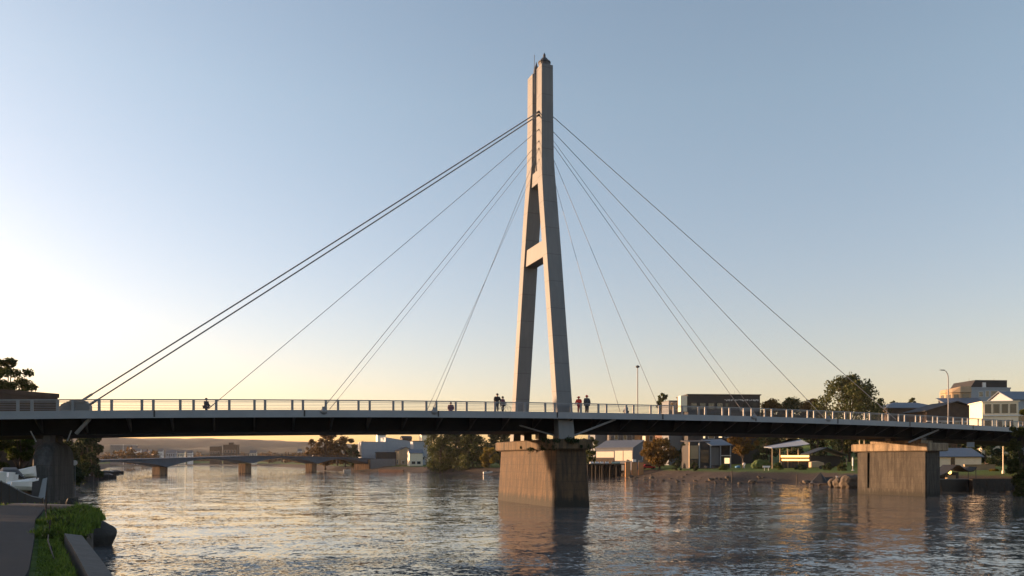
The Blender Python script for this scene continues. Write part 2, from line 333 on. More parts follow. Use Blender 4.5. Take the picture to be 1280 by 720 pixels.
v6 = N(nt, 'ShaderNodeVectorMath', operation='NORMALIZE'); L.new(v5.outputs[0], v6.inputs[0]); L.new(v6.outputs[0], b.inputs['Normal'])
b.inputs['Base Color'].default_value = (.105, .11, .115, 1); b.inputs['Roughness'].default_value = .02; b.inputs['IOR'].default_value = 1.5
me = bpy.data.meshes.new('water'); me.from_pydata([(-6000, -300, 0), (6000, -300, 0), (6000, 6500, 0), (-6000, 6500, 0)], [], [(0, 1, 2, 3)])
me.materials.append(wm); o = bpy.data.objects.new('river_water', me); COL.objects.link(o); tag(o, kind='structure')

# ---------------------------------------------------------------- hills
def ridge(prof, Y, seed, name, m, depth=500):
    xs = np.arange(-2600, 1900, 22.0); zt = np.interp(xs, [XX(p, Y) for p, _ in prof], [ZZ(y, Y) for _, y in prof])
    rows = 14; vs = []; fs = []
    for j in range(rows):
        t = j/(rows-1)
        for i, x in enumerate(xs):
            n1 = noise.fractal(Vector((x*.004+seed, t*3, seed)), 1.0, 2.1, 5)
            hh = max(1, zt[i])*math.sin(min(1, t*1.25)*math.pi/2)*(1+.10*n1)
            n2 = noise.noise(Vector((x*.03, t*9, seed)))*2.5+noise.noise(Vector((x*.11, t*20, seed)))*1.6
            vs.append((x, Y-depth+depth*t, max(-1, hh+n2*t) if j else -3))
    n = len(xs)
    for j in range(rows-1):
        for i in range(n-1): fs.append((j*n+i, j*n+i+1, (j+1)*n+i+1, (j+1)*n+i))
    o = MB().add(vs, fs).build(name, m, smooth=True); tag(o, kind='structure'); return o
M['hill'] = mat('hill_woods', (0.044, 0.04, 0.024), .95, .4, .02, .3, bscale=.05)
ridge([(-700, 543), (60, 543), (100, 544), (140, 546.5), (200, 549), (260, 549.5), (330, 551), (385, 554), (470, 558), (700, 563), (1300, 561)], 2600, 3, 'hills', M['hill'])
M['hill2'] = mat('low_hill_woods', (.032, .034, .018), .95, .4, .03, .3, bscale=.08)
ridge([(-700, 552), (60, 555), (140, 558), (190, 557), (240, 560.5), (300, 559.5), (350, 562), (400, 560), (470, 563), (700, 567), (1300, 566)], 1700, 9, 'low_hills', M['hill2'], 260)

# ---------------------------------------------------------------- trees
def leaves(centres, radii, n, size, droop=0.0, seed=1, flat=1.0):
    r = np.random.default_rng(seed); k = r.integers(0, len(centres), n)
    d = r.normal(size=(n, 3)); d /= np.linalg.norm(d, axis=1)[:, None]; d *= (r.random(n)**.45)[:, None]
    p = np.array(centres)[k]+d*np.array(radii)[k][:, None]*np.array([1, 1, .8*flat])
    if droop: p[:, 2] -= droop*r.random(n)**2*np.array(radii)[k]
    a = r.normal(size=(n, 3)); a /= np.linalg.norm(a, axis=1)[:, None]
    c = r.normal(size=(n, 3)); c = np.cross(a, c); c /= np.linalg.norm(c, axis=1)[:, None]
    if droop: a[:, 2] = -abs(a[:, 2])*2; a /= np.linalg.norm(a, axis=1)[:, None]
    s = size*(.6+.8*r.random(n))[:, None]
    v = np.stack([p-a*s, p+c*s*.5, p+a*s, p-c*s*.5], 1).reshape(-1, 3)
    f = np.arange(n*4).reshape(-1, 4)
    return v, f
def tree(name, label, x, y, h, w, leafm, group=None, nc=26, n=3500, leaf=.32, trunk=.22, seed=1, shape='round', droop=0., base=None, lean=0., tr=None, dp=1.0, cat='tree'):
    r = random.Random(seed); z0 = gz(x, y) if base is None else base
    root = thing(name, label, cat, (x, y, z0), 0, group)
    cz0 = h*trunk; cs = []; rs = []; cr = w/2
    while len(cs) < nc:
        a = r.random()*2*math.pi; t = r.random(); q = math.sqrt(r.random())
        if shape == 'round': prof = math.sqrt(max(0, 1-(2*t-1)**2))*.95+.05
        elif shape == 'dome': prof = math.sqrt(max(0, 1-t**2.6))
        elif shape == 'spread': prof = .45+.55*math.sin(t*math.pi)**.6
        elif shape == 'cone': prof = (1-t)*.9+.12
        else: prof = 1
        rad = cr*r.uniform(.20, .34)*(1-.3*t); q = max(q, .35)
        px = math.cos(a)*(cr*prof-rad*.7)*q; py = math.sin(a)*(cr*prof-rad*.7)*q*dp
        pz = cz0+rad*.6+t*(h-cz0-rad*1.3)
        cs.append((px+lean*pz, py, pz)); rs.append(rad*r.uniform(.8, 1.25))
    v, f = leaves(cs, rs, n, leaf, droop, seed)
    me = bpy.data.meshes.new('crown'); me.from_pydata(v.tolist(), [], f.tolist()); me.materials.append(M[leafm])
    o = bpy.data.objects.new('crown', me); COL.objects.link(o); o.parent = root
    tb = MB(); tr = tr or max(.12, h*.022)
    tb.tube([(0, 0, -.4), (r.uniform(-.1, .1)*h*.2, 0, cz0*.6), (lean*h*.4, 0, h*.45), (lean*h*.7, 0, h*.75)], [tr*1.3, tr, tr*.7, tr*.3], 7)
    for c in cs[::2]:
        zb = min(c[2]*.75, h*.6); st = Vector((lean*zb, 0, max(cz0*.7, zb*.7))); md = st.lerp(Vector(c), .55)+Vector((0, 0, -.04*h))
        tb.tube([st, md, c], [tr*.45, tr*.28, tr*.1], 5)
    tb.build('trunk', M['bark'], root, smooth=True)
    return root

# right bank, from the left of the photo to the right
def T(px, Y, ytop, wpx, *a, **k):
    X = XX(px, Y); z0 = gz(X, Y) if k.get('base') is None else k['base']
    h = ZZ(ytop, Y)-z0
    name, label, lm = a
    return tree(name, label, X, Y, h, wpx/F*Y, lm, **k)
G1 = 'trees on the bank by the far bridge'
T(407, 398, 535, 38, 'bare_tree', 'tall brown thinly leaved tree at the right end of the far bridge', 'lf_brown', group=G1, n=7000, leaf=.5, seed=3, shape='round', trunk=.1, nc=60)
T(432, 392, 543, 34, 'bushy_tree', 'rusty brown bushy tree left of the white box building', 'lf_brown', group=G1, n=3200, leaf=.5, seed=4, trunk=.1)
T(441, 386, 556, 20, 'bushy_tree', 'low dark green tree at the foot of the white box building', 'lf_dark', group=G1, n=1600, leaf=.5, seed=5, trunk=.08)
T(390, 430, 549, 22, 'bushy_tree', 'small brown tree furthest left on the right bank behind the far bridge', 'lf_brown', group=G1, n=1600, leaf=.5, seed=6, trunk=.1)
T(422, 420, 538, 20, 'slender_tree', 'pale brown slender tree with twiggy top behind the rusty bushy tree', 'lf_brown', group=G1, n=1200, leaf=.4, seed=7, shape='spread')
T(551, 316, 520, 50, 'willow_tree', 'tall olive willow hanging to the water right of the white houses', 'lf_olive', n=9000, leaf=.42, seed=11, shape='dome', trunk=.02, droop=1.6, nc=46, group='willows by the river')
T(590, 309, 536, 54, 'willow_tree', 'broad rounded willow between the tall willow and the yellow bush', 'lf_olive', n=9000, leaf=.42, seed=12, shape='dome', trunk=.02, droop=1.4, nc=46, group='willows by the river')
T(612, 300, 556, 32, 'yellow_tree', 'golden yellow bushy tree beside the central bridge pier', 'lf_yellow', n=3600, leaf=.40, seed=13, shape='dome', trunk=.04, nc=24)
T(570, 330, 524, 60, 'dark_tree', 'dark tree rising behind the two willows', 'lf_dark', n=5200, leaf=.55, seed=14, shape='dome', trunk=.02, group='dark trees behind the willows')
T(626, 330, 530, 56, 'dark_tree', 'dark tree behind the left side of the central pier', 'lf_dark', n=5000, leaf=.55, seed=15, shape='dome', trunk=.02, group='dark trees behind the willows')
T(741, 262, 545, 26, 'dark_tree', 'dark olive tree just right of the central pier cap', 'lf_olive', n=2600, leaf=.36, seed=16, shape='dome', trunk=.05)
T(824, 226, 546, 49, 'autumn_tree', 'round golden orange autumn tree on the lawn right of the lit boathouse', 'lf_orange', n=8000, leaf=.30, seed=17, shape='round', trunk=.10, nc=70, tr=.28)
T(852, 240, 553, 32, 'dark_tree', 'small dark green tree between the autumn tree and the modern house', 'lf_dark', n=2600, leaf=.34, seed=18, shape='dome', trunk=.05)
T(929, 205, 530, 40, 'autumn_tree', 'olive and orange tree with a pale slim trunk right of the modern house', 'lf_orange', n=9000, leaf=.28, seed=19, shape='round', trunk=.28, nc=60, tr=.2)
DK = 'dark trees behind the riverside lawn'
for i, (px, Y, yt, w, lab) in enumerate([
    (958, 232, 524, 44, 'dark tree behind the left end of the open pavilion'),
    (990, 245, 520, 46, 'dark tree directly behind the open pavilion roof'),
    (1022, 226, 526, 44, 'dark tree behind the black marquee'),
    (1052, 215, 522, 46, 'dark tree left of the right hand pier'),
    (1096, 190, 530, 50, 'dark tree hidden mostly behind the right hand pier'),
    (1196, 178, 534, 50, 'dark tree behind the blue roofed shed'),
    (1232, 166, 536, 44, 'dark tree behind the tan garden wall'),
    (1262, 172, 530, 50, 'dark tree behind the tall lit pole')]):
    T(px, Y, yt, w, 'dark_tree', lab, 'lf_dark', n=4200, leaf=.34, seed=30+i, shape='dome', trunk=.03, group=DK)
T(1062, 222, 467, 98, 'oak_tree', 'large dark rounded tree standing above the bridge railing left of the houses', 'lf_olive', n=15000, leaf=.36, seed=46, shape='round', trunk=.06, nc=130, tr=.4)
T(1100, 240, 498, 26, 'dark_tree', 'low dark tree between the large rounded tree and the first roof', 'lf_dark', n=2000, leaf=.36, seed=42, shape='dome', trunk=.05)
TB = 'yellow green trees above the bridge railing'
for i, (px, Y, yt, w, lab) in enumerate([(964, 262, 498, 60, 'leftmost yellow green tree top showing above the railing'), (990, 268, 496, 64, 'middle yellow green tree top beside the long dark building'), (1016, 260, 498, 60, 'right yellow green tree top touching the large rounded tree')]):
    T(px, Y, yt, w, 'tree', lab, 'lf_orange' if i != 1 else 'lf_olive', n=9000, leaf=.34, seed=50+i, shape='dome', trunk=.3, nc=70, group=TB)
T(828, 300, 491, 18, 'tree', 'small round dark tree left of the long dark building above the railing', 'lf_olive', n=3000, leaf=.34, seed=55, trunk=.72, nc=40)
T(1141, 262, 497, 20, 'tree', 'grey green tree top behind the low grey blue roof', 'lf_olive', n=2600, leaf=.36, seed=56, trunk=.3, nc=40)
T(1118, 258, 500, 14, 'tree', 'small dark tree top at the left end of the low grey blue roof', 'lf_dark', n=900, leaf=.36, seed=57, trunk=.4)
T(1279, 104, 512, 38, 'riverside_tree', 'olive tree at the right edge leaning over the end of the bridge', 'lf_olive', n=12000, leaf=.17, seed=58, shape='round', trunk=.15, nc=60, tr=.14)
BU = 'low bushes along the edge of the riverside lawn'
for i, (px, Y, yt, w, lm, lab) in enumerate([(868, 196, 577, 12, 'lf_dark', 'low dark bush on the lawn edge left of the blue grey picnic table'), (905, 192, 579, 14, 'lf_green', 'low green bush on the lawn edge right of the blue grey picnic table'), (973, 180, 578, 16, 'lf_green', 'low green bush between the white information board and the pavilion'),
    (1001, 178, 580, 18, 'lf_dark', 'low dark bush directly below the glowing counter'), (1036, 172, 578, 18, 'lf_dark', 'low dark bush right of the tan trailer'), (1052, 166, 579, 16, 'lf_olive', 'low olive bush beside the folded white parasol'), (846, 205, 574, 16, 'lf_dark', 'dark bush at the right foot of the round autumn tree')]):
    T(px, Y, yt, w, 'bush', lab, lm, n=1300, leaf=.17, seed=140+i, shape='dome', trunk=0., group=BU, nc=18, cat='bush')
# left bank
T(8, 104, 446, 66, 'pine_tree', 'dark open crowned tree rising behind the brown building at the left edge', 'lf_olive', n=12000, leaf=.2, seed=61, shape='spread', trunk=.45, nc=60, tr=.4)
T(43, 100, 480, 14, 'tree', 'thin branchy tree at the right corner of the brown building', 'lf_olive', n=700, leaf=.24, seed=62, trunk=.4)
LT = 'trees under the left end of the bridge'
for i, (px, Y, yt, w, lm, lab) in enumerate([
    (-8, 79, 524, 60, 'lf_olive', 'olive tree under the bridge at the very left edge'),
    (26, 82, 524, 44, 'lf_green', 'mid green tree left of the grey left pier'),
    (62, 86, 522, 34, 'lf_dark', 'dark tree directly behind the grey left pier'),
    (90, 176, 528, 40, 'lf_olive', 'olive tree with sky showing through just right of the left pier'),
    (115, 196, 536, 36, 'lf_dark', 'dark tree over the moored black boats'),
    (102, 210, 532, 44, 'lf_dark', 'dark tree behind the round white sign')]):
    T(px, Y, yt, w, 'tree', lab, lm, n=11000, leaf=.24 if Y < 150 else .42, seed=70+i, shape='dome', trunk=.05, group=LT, nc=32)
for i, (x, y, h_, w_) in enumerate([(-33, 23, 11, 10), (-41, 30, 12, 11), (-47, 38, 13, 11), (-36, 14, 11, 9)]):  # unseen trees, added to keep the sun off the path and grass
    tree('tree', 'unseen leafy tree added beyond the left edge to shade the path', x, y, h_, w_, 'lf_green', group='unseen trees added to shade the path', nc=40, n=6000, leaf=.3, seed=120+i, shape='dome', trunk=.05)
for i, (x, y, zt2, w_, lab) in enumerate([(-78, 103.5, 5.6, 12, 'dark tree on the left bank behind the bridge deck and the brown building'), (-75, 109, 5.8, 12, 'dark tree on the left bank behind the covered white boats'), (-72, 114.5, 5.7, 12, 'dark tree on the left bank straight behind the grey left pier'), (-71.5, 119.5, 5.4, 9.5, 'dark tree on the left bank behind the right edge of the grey left pier')]):
    tree('dark_tree', lab, x, y, zt2-gz(x, y), w_, 'lf_dark', group='dark trees behind the left pier', nc=70, n=8000, leaf=.28, seed=160+i, shape='dome', trunk=.0)
# far woods beyond the far bridge: one mass
def woods(name, pts, leafm, seed, leaf, per):
    r = random.Random(seed); cs = []; rs = []
    for (x0, y0, x1, y1, n, h) in pts:
        for i in range(n):
            t = r.random(); x = x0+(x1-x0)*t+r.uniform(-12, 12); y = y0+(y1-y0)*t+r.uniform(0, 45); hh = h*r.uniform(.5, 1.15)
            for k in range(4):
                cs.append((x+r.uniform(-.35, .35)*hh, y+r.uniform(-.3, .3)*hh, hh*r.uniform(.25, .85)+2)); rs.append(hh*r.uniform(.18, .32))
    v, f = leaves(cs, rs, len(cs)*per, leaf, 0, seed)
    me = bpy.data.meshes.new(name); me.from_pydata(v.tolist(), [], f.tolist()); me.materials.append(M[leafm])
    o = bpy.data.objects.new(name, me); COL.objects.link(o); return o
o = woods('far_woods', [(-640, 1110, -300, 1075, 90, 15), (-330, 980, -230, 830, 30, 13), (-225, 800, -150, 620, 34, 12), (-145, 600, -112, 470, 22, 10), (-900, 1200, -520, 1080, 50, 15), (-520, 1060, -250, 480, 60, 11)], 'lf_brown', 5, 1.3, 26)
tag(o, 'brown woods spread along the far shore beyond the low bridge', 'woods', kind='stuff')
o = woods('background_woods', [(-110, 470, 60, 420, 34, 15), (60, 400, 420, 330, 50, 16), (-40, 350, 60, 320, 16, 12)], 'lf_dark', 6, .9, 60)
tag(o, 'dark woods closing the view behind the right bank houses', 'woods', kind='stuff')

# ---------------------------------------------------------------- the cable-stayed bridge
T0 = .6
def curve(t):
    q = .000944 if t > -60 else .000944
    s = .4034+2*q*t; l = math.hypot(1, s)
    return Vector((5.4+t, 80+.4034*t+q*t*t, 0)), Vector((1/l, s/l, 0)), Vector((-s/l, 1/l, 0))
def P(t, d, h):
    p, u, n = curve(t); z = EYE+6.28-.000213*(t-27)**2-1.0
    return p+n*d+Vector((0, 0, z+h))
def t_px(px, d):
    a, b_ = -100., 95.
    for _ in range(50):
        m_ = (a+b_)/2; p = P(m_, d, 0)
        if 640+F*p.x/p.y < px: a = m_
        else: b_ = m_
    return (a+b_)/2
TS = np.arange(-92, 100.1, 2.0)
def sweep(prof, ts=TS): return MB(True).loft([[tuple(P(t, d, h)) for d, h in prof] for t in ts])
C0, U0, N0 = curve(T0); CEN = C0+N0*7.5
bridge = thing('cable_stayed_bridge', 'long grey cable stayed bridge with a tall pale A shaped pylon crossing the river', 'bridge', (CEN.x, CEN.y, 0), math.atan2(U0.y, U0.x))
W_ = 15.0
sweep([(.12, -.02), (W_-.12, -.02), (W_-.12, -.30), (.12, -.30)]).build('deck', M['deckc'], bridge)
for side in (0, 1):
    a, b_ = (0, .12) if side == 0 else (W_-.12, W_)
    o = sweep([(a-.03 if side == 0 else a+.03, .03), (b_-.03 if side == 0 else b_+.03, .03), (b_-.03 if side == 0 else b_+.03, -.60), (a-.03 if side == 0 else a+.03, -.60)]).build('fascia', M['steel'], bridge)
    # thin lip along the bottom edge
    q = -1 if side == 0 else 1; e = 0 if side == 0 else W_
    sweep([(e+q*.03, -.56), (e+q*.09, -.56), (e+q*.09, -.64), (e+q*.03, -.64)]).build('fascia_lip', M['steel'], o)
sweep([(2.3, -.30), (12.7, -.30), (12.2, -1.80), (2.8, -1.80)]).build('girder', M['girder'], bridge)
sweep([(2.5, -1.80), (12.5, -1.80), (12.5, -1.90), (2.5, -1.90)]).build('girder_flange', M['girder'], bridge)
ts = np.arange(-88, 76, 3.3)
for t in ts:
    for sgn in (0, 1):
        if sgn and t % 2 < 0: pass
        d0, d1 = (.15, 2.75) if sgn == 0 else (14.85, 12.25)
        a = P(t, d0, -.56); b_ = P(t, d1, -1.72); c = P(t, d1 - (.3 if sgn == 0 else -.3), -.42)
        m_ = MB(True); up = Vector((0, 0, .22)); _, u, n = curve(t)
        w_ = u*.07
        m_.loft([[tuple(a-w_), tuple(a+w_), tuple(a+w_+Vector((0, 0, .20))), tuple(a-w_+Vector((0, 0, .20)))], [tuple(b_-w_), tuple(b_+w_), tuple(P(t, d1, -.34)+w_), tuple(P(t, d1, -.34)-w_)]])
        if sgn == 0: m_.build('bracket', M['bracket'], bridge)
# long raking struts seen at the piers
def strut(t0, d0, h0, t1, d1, h1, r=.11):
    MB(True).tube([P(t0, d0, h0), P(t1, d1, h1)], r, 8).build('strut', M['strut'], bridge)
strut(T0+5.3, .35, -.62, T0+1.0, .9, -2.35); strut(T0-5.0, 2.9, -1.0, T0-.9, 1.7, -2.35, .08)
tR = t_px(1128, 2); strut(tR+4.9, .6, -.8, tR+.6, 1.6, -2.6, .13)
tL = t_px(64, 1.5); strut(tL+3.0, .4, -.65, tL+1.9, 1.0, -1.85, .16)
strut(tL-1.3, .8, -1.6, tL-.9, .8, -2.5, .05); strut(tL+1.6, .8, -1.6, tL+1.3, .8, -2.5, .05)
# railings
def railing(d, sgn):
    r_ = sweep([(d-.05, .90), (d+.05, .90), (d+.05, 1.0), (d-.05, 1.0)]).build('railing', M['rail'], bridge)
    w_ = MB(True)
    for h in (.16, .30, .44, .58, .72):
        for k in range(len(TS)-1): w_.tube([P(TS[k], d, h), P(TS[k+1], d, h)], .016, 4, caps=False)
    w_.build('wires', M['rail'], r_)
    sweep([(d-.02, .79), (d+.02, .79), (d+.02, .83), (d-.02, .83)]).build('mid_rail', M['rail'], r_)
    return r_
rl = railing(.05, 0)
t = -52.3; k = 0
while t < 84:
    m_ = MB(True); a = P(t, .05, 0); _, u, n = curve(t); uu = u*.11; nn = n*.05
    m_.loft([[tuple(a-uu-nn), tuple(a+uu-nn), tuple(a+uu+nn), tuple(a-uu+nn)], [tuple(p+Vector((0, 0, .90))) for p in (a-uu-nn, a+uu-nn, a+uu+nn, a-uu+nn)]])
    m_.build('post', M['rail'], rl)
    t += (.95 if k % 2 == 0 else 2.0)*(1+.12*math.sin(k*2.3)); k += 1
rf = railing(W_-.05, 1); m_ = MB(True)
for t in np.arange(-90, 99, 1.5):
    a = P(t, W_-.05, 0); _, u, n = curve(t); uu = u*.09; nn = n*.05
    m_.loft([[tuple(a-uu-nn), tuple(a+uu-nn), tuple(a+uu+nn), tuple(a-uu+nn)], [tuple(p+Vector((0, 0, .90))) for p in (a-uu-nn, a+uu-nn, a+uu+nn, a-uu+nn)]])
tag(m_.build('posts', M['rail'], rf), kind='stuff')
for t in np.arange(-84, 96, 11.9):   # expansion joint covers on the near fascia
    a = P(t, -.03, 0); _, u, n = curve(t)
    MB(True).loft([[tuple(a+u*e-n*q+Vector((0, 0, z))) for e, q in ((-.07, .0), (.07, .0), (.07, .035), (-.07, .035))] for z in (-.60, .03)]).build('joint_cover', M['bracket'], bridge)
# pylon
LEG = [(6.85, 6.42, 1.86, 1.15), (9.6, 6.0, 1.80, 1.13), (27.5, 3.2, 1.75, 1.15), (33.0, 2.28, 1.72, 1.2), (36.2, 1.72, 1.62, 1.3), (38.5, 1.40, 1.50, 1.45), (42.9, 1.29, 1.43, 1.5), (48.9, 1.28, 1.38, 1.45)]
def leg_at(z):
    zs = [l[0] for l in LEG]; return [float(np.interp(z, zs, [l[i] for l in LEG])) for i in (1, 2, 3)]
def Q(u, n, z): return CEN+U0*u+N0*n+Vector((0, 0, z))
legs = {}
for s in (-1, 1):
    m_ = MB(True)
    m_.loft([[tuple(Q(a*du/2, s*off+b_*dn/2, z)) for a, b_ in ((-1, -1), (1, -1), (1, 1), (-1, 1))] for z, off, du, dn in LEG])
    legs[s] = bevel(m_.build('pylon_leg', M['tower'], bridge), .05, 2)
def beam(z0, z1, du):
    o0 = leg_at(z0)[0]-.45; o1 = leg_at(z1)[0]-.45
    m_ = MB(True); m_.loft([[tuple(Q(a*du/2, b_*o, z)) for a, b_ in ((-1, -1), (1, -1), (1, 1), (-1, 1))] for z, o in ((z0, o0), (z1, o1))])
    return bevel(m_.build('cross_beam', M['tower'], bridge), .04)
beam(27.3, 29.2, 1.35); beam(36.0, 37.5, 1.2)
MB(True).box(*([0]*6)) if False else None
# aircraft lamps, caps, rod
cp = MB(True).lathe([(.0, 0), (.62, 0), (.66, .35), (.72, .4), (.72, .52), (.55, .62), (.30, .95), (.16, 1.05), (.14, 1.35), (.02, 1.6)], 14, tuple(Q(-.05, -1.28, 48.88))).build('cap', M['darkmetal'], legs[-1], smooth=False)
MB(True).tube([Q(-.95, -.55, 46), Q(-.95, -.55, 50.4)], .035, 6).build('lightning_rod', M['lampmetal'], legs[-1])
MB(True).box(-.25, .25, -.2, .2, 0, .2) if False else None
MB(True).lathe([(.0, 0), (.42, 0), (.42, .3), (.36, .4), (.30, 1.0), (.10, 1.45), (.02, 1.8)], 12, tuple(Q(.1, 1.28, 48.88))).build('cap', M['darkmetal'], legs[1])
MB(True).lathe([(.0, 0), (.22, 0), (.26, .5), (.2, .8), (.02, .95)], 10, tuple(Q(-.3, .1, 37.48))).build('warning_lamp', M['darkmetal'], bridge)
# cables
def zt(y): return EYE+(HZ-y)*86.0/F
def cable(ystart, pxend, d, h, r, side):
    z = zt(ystart); off, du, dn = leg_at(z)
    a = Q(side*du*.42, -off, z-.35 if side < 0 else z-.35); te = t_px(pxend, d); b_ = P(te, d, h); r = r*(.85 if r > .07 else .66)
    pts = [a.lerp(b_, k/10)-Vector((0, 0, math.sin(k/10*math.pi)*.10)) for k in range(11)]
    c = MB(True).tube(pts, r, 8).build('stay_cable', M['cable'], bridge)
    dd = (a-b_).normalized(); MB(True).tube([b_, b_+dd*1.3], r*1.6, 8).build('anchor_sleeve', M['strut'], c)
    MB(True).tube([a-dd*.45, a+dd*.1], r*1.7, 8).build('socket', M['darkmetal'], c)
    return te
cable(136, 98, .8, .75, .078, -1); cable(140, 105, .5, .25, .078, -1)
cable(158, 260, .5, .15, .042, -1)
cable(172, 402, .4, .05, .040, -1); cable(181, 412, .7, .15, .030, -1)
cable(180, 540, .4, .0, .036, -1); cable(194, 534, .9, .15, .026, -1)
cable(137, 1120, .5, .3, .060, 1)
cable(155, 1031, .5, .1, .052, 1)
cable(171, 932, .4, .1, .044, 1); cable(165, 946, .7, .1, .034, 1)
cable(184, 826, .5, .2, .036, 1)
cable(204, 775, .5, .2, .032, 1)
def anchor(px, big):
    t = t_px(px, .5); m_ = MB(True)
    if big:
        prof = [(-1.35, 0), (1.2, 0), (1.2, .55), (.85, .92), (-.1, .98), (-.9, .6)]
        _, u, n = curve(t)
        m_.loft([[tuple(P(t, d, 0)+u*a+Vector((0, 0, h))) for a, h in prof] for d in (.25, 1.3)])
    else:
        c = P(t, -.05, -.1); m_.blob(tuple(c), (.34, .26, .27), px, .1, 2); m_.box(c.x-.14, c.x+.14, c.y-.1, c.y+.3, c.z+.1, c.z+.45)
    m_.build('cable_anchor', M['rail'] if not big else M['strut'], bridge)
anchor(93, True); anchor(404, False); anchor(541, False); anchor(1031, False); anchor(938, False)
# piers
def pier(t, d0, d1, w, zc0, zc1, bat, m_body, m_cap, over, tnm, nose=0):
    p, u, n = curve(t); mid = p+n*(d0+d1)/2; L2 = (d1-d0)/2; w2 = w/2
    def ring(z, a, b_):
        a2, b2 = a, b_; c = .10
        pts = [(-a2+c, -b2), (a2-c, -b2), (a2, -b2+c), (a2, b2-c), (a2-c, b2), (-a2+c, b2), (-a2, b2-c), (-a2, -b2+c)]
        return [tuple(mid+u*x+n*y+Vector((0, 0, z))) for x, y in pts]
    zs = np.linspace(-2.5, zc0, 6)
    body = MB(True).loft([ring(z, w2-bat*(z/zc0), L2-bat*(z/zc0)) for z in zs]).build('pier', m_body, bridge)
    c = MB(True).loft([ring(zc0-.001, w2-bat+over*.6, L2-bat+over*.8), ring(zc0+.12, w2-bat+over, L2-bat+over), ring(zc1, w2-bat+over, L2-bat+over), ring(zc1+.10, w2-bat+over-.15, L2-bat+over-.15)]).build('pier_cap', m_cap, body)
    # bearings between cap and girder
    zb = P(t, 0, -1.9).z
    for dd in (2.5, 7.2, 11.5):
        if dd+.5 < d1+d0*0+0.5:
            b0 = P(t, dd, 0)
            MB(True).box(b0.x-.5, b0.x+.5, b0.y-.5, b0.y+.5, zc1, zb+.05, R(22)).build('bearing', M['darkmetal'], body)
    return body, mid, u, n
body, mid, u, n = pier(T0, -.75, 15.65, 4.05, 5.95, 6.95, .30, M['pier'], M['cap'], .55, '')
# weeds growing along the cap ledge
cs = []; rs = []
for k in range(26):
    s = random.choice([(random.uniform(-2.3, 2.3), -8.6), (-2.35, random.uniform(-8.5, 2)), (-2.2, random.uniform(-8.5, -5))]); c = mid+u*s[0]+n*s[1]; cs.append((c.x-CEN.x, c.y-CEN.y, random.choice([7.05, 6.9, 6.3, 6.1]))); rs.append(random.uniform(.15, .42))
v, f = leaves(cs, rs, 1500, .10, .8, 5)
m_ = MB(True); m_.add([(x+CEN.x, y+CEN.y, z) for x, y, z in v.tolist()], f.tolist()); tag(m_.build('ledge_weeds', M['lf_dark'], body), kind='stuff')
# right pier, with recessed panel on its left face
tr_ = t_px(1163, .8)
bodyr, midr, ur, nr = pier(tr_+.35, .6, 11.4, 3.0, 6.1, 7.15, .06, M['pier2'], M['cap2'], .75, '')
pp = []
for a, b_ in ((-3.2, .18),):
    pass
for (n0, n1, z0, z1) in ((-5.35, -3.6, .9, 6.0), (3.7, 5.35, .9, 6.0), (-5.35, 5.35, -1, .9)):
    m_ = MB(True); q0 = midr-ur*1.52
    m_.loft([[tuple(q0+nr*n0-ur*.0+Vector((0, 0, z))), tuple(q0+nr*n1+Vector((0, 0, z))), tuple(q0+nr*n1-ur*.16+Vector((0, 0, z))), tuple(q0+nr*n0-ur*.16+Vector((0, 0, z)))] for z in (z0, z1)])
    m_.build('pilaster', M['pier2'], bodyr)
# little handrail and plinth on top of the right pier
m_ = MB(True)
for k in (4.6, 5.4): m_.tube([midr-ur*1.2+nr*k+Vector((0, 0, 7.2)), midr-ur*1.2+nr*k+Vector((0, 0, 8.0))], .06, 6)
m_.tube([midr-ur*1.2+nr*4.6+Vector((0, 0, 8.0)), midr-ur*1.2+nr*5.4+Vector((0, 0, 8.0))], .06, 6); m_.build('access_rail', M['cream'], bodyr)
m_ = MB(True); m_.loft([[tuple(midr+ur*a+nr*b_+Vector((0, 0, z))) for a, b_ in ((-1.2, -4.4), (1.2, -4.4), (1.2, 3.6), (-1.2, 3.6))] for z in (7.24, 7.6)]); m_.build('bearing_plinth', M['cap2'], bodyr)
# left pier: a round headed concrete stump
tL2 = t_px(50, .3); p, u_, n_ = curve(tL2); ml = p+n_*6.6; m_ = MB(True); rgs = []
for k in range(17):
    b_ = -6.05+8.6*k/16; e = max(0, 1-min(b_+6.05, 2.55-b_)/2.4); ht = 6.45-2.0*(1-math.sqrt(max(0, 1-e*e))); hw = .82*(1-.25*e**3)
    arc = [(hw*math.cos(a), ht-.75+.75*math.sin(a)) for a in np.linspace(.1, math.pi-.1, 9)]
    rgs.append([tuple(ml+u_*a+n_*b_+Vector((0, 0, h))) for a, h in [(hw*1.04, -2), (hw, ht-.85)]+arc+[(-hw, ht-.85), (-hw*1.04, -2)]])
pl = m_.loft(rgs).build('pier', M['pier3'], bridge)
m_ = MB(True); m_.loft([[tuple(ml+u_*a+n_*b_+Vector((0, 0, z))) for a, b_ in ((-.98, -6.15), (.98, -6.15), (.98, 2.65), (-.98, 2.65))] for z in (-2, 1.35)]); m_.build('footing', M['pier3'], pl)
for q in (-3.4, -.8):
    m_ = MB(True); c = ml+n_*q; m_.box(c.x-.3, c.x+.3, c.y-.4, c.y+.4, 6.3, P(tL, 2.8, -1.88).z); m_.build('bearing', M['darkmetal'], pl)
MB(True).tube([ml-n_*6.12-u_*.2+Vector((0, 0, 1.0)), ml-n_*6.12-u_*.2+Vector((0, 0, 4.2))], .03, 6).build('conduit', M['darkmetal'], pl)
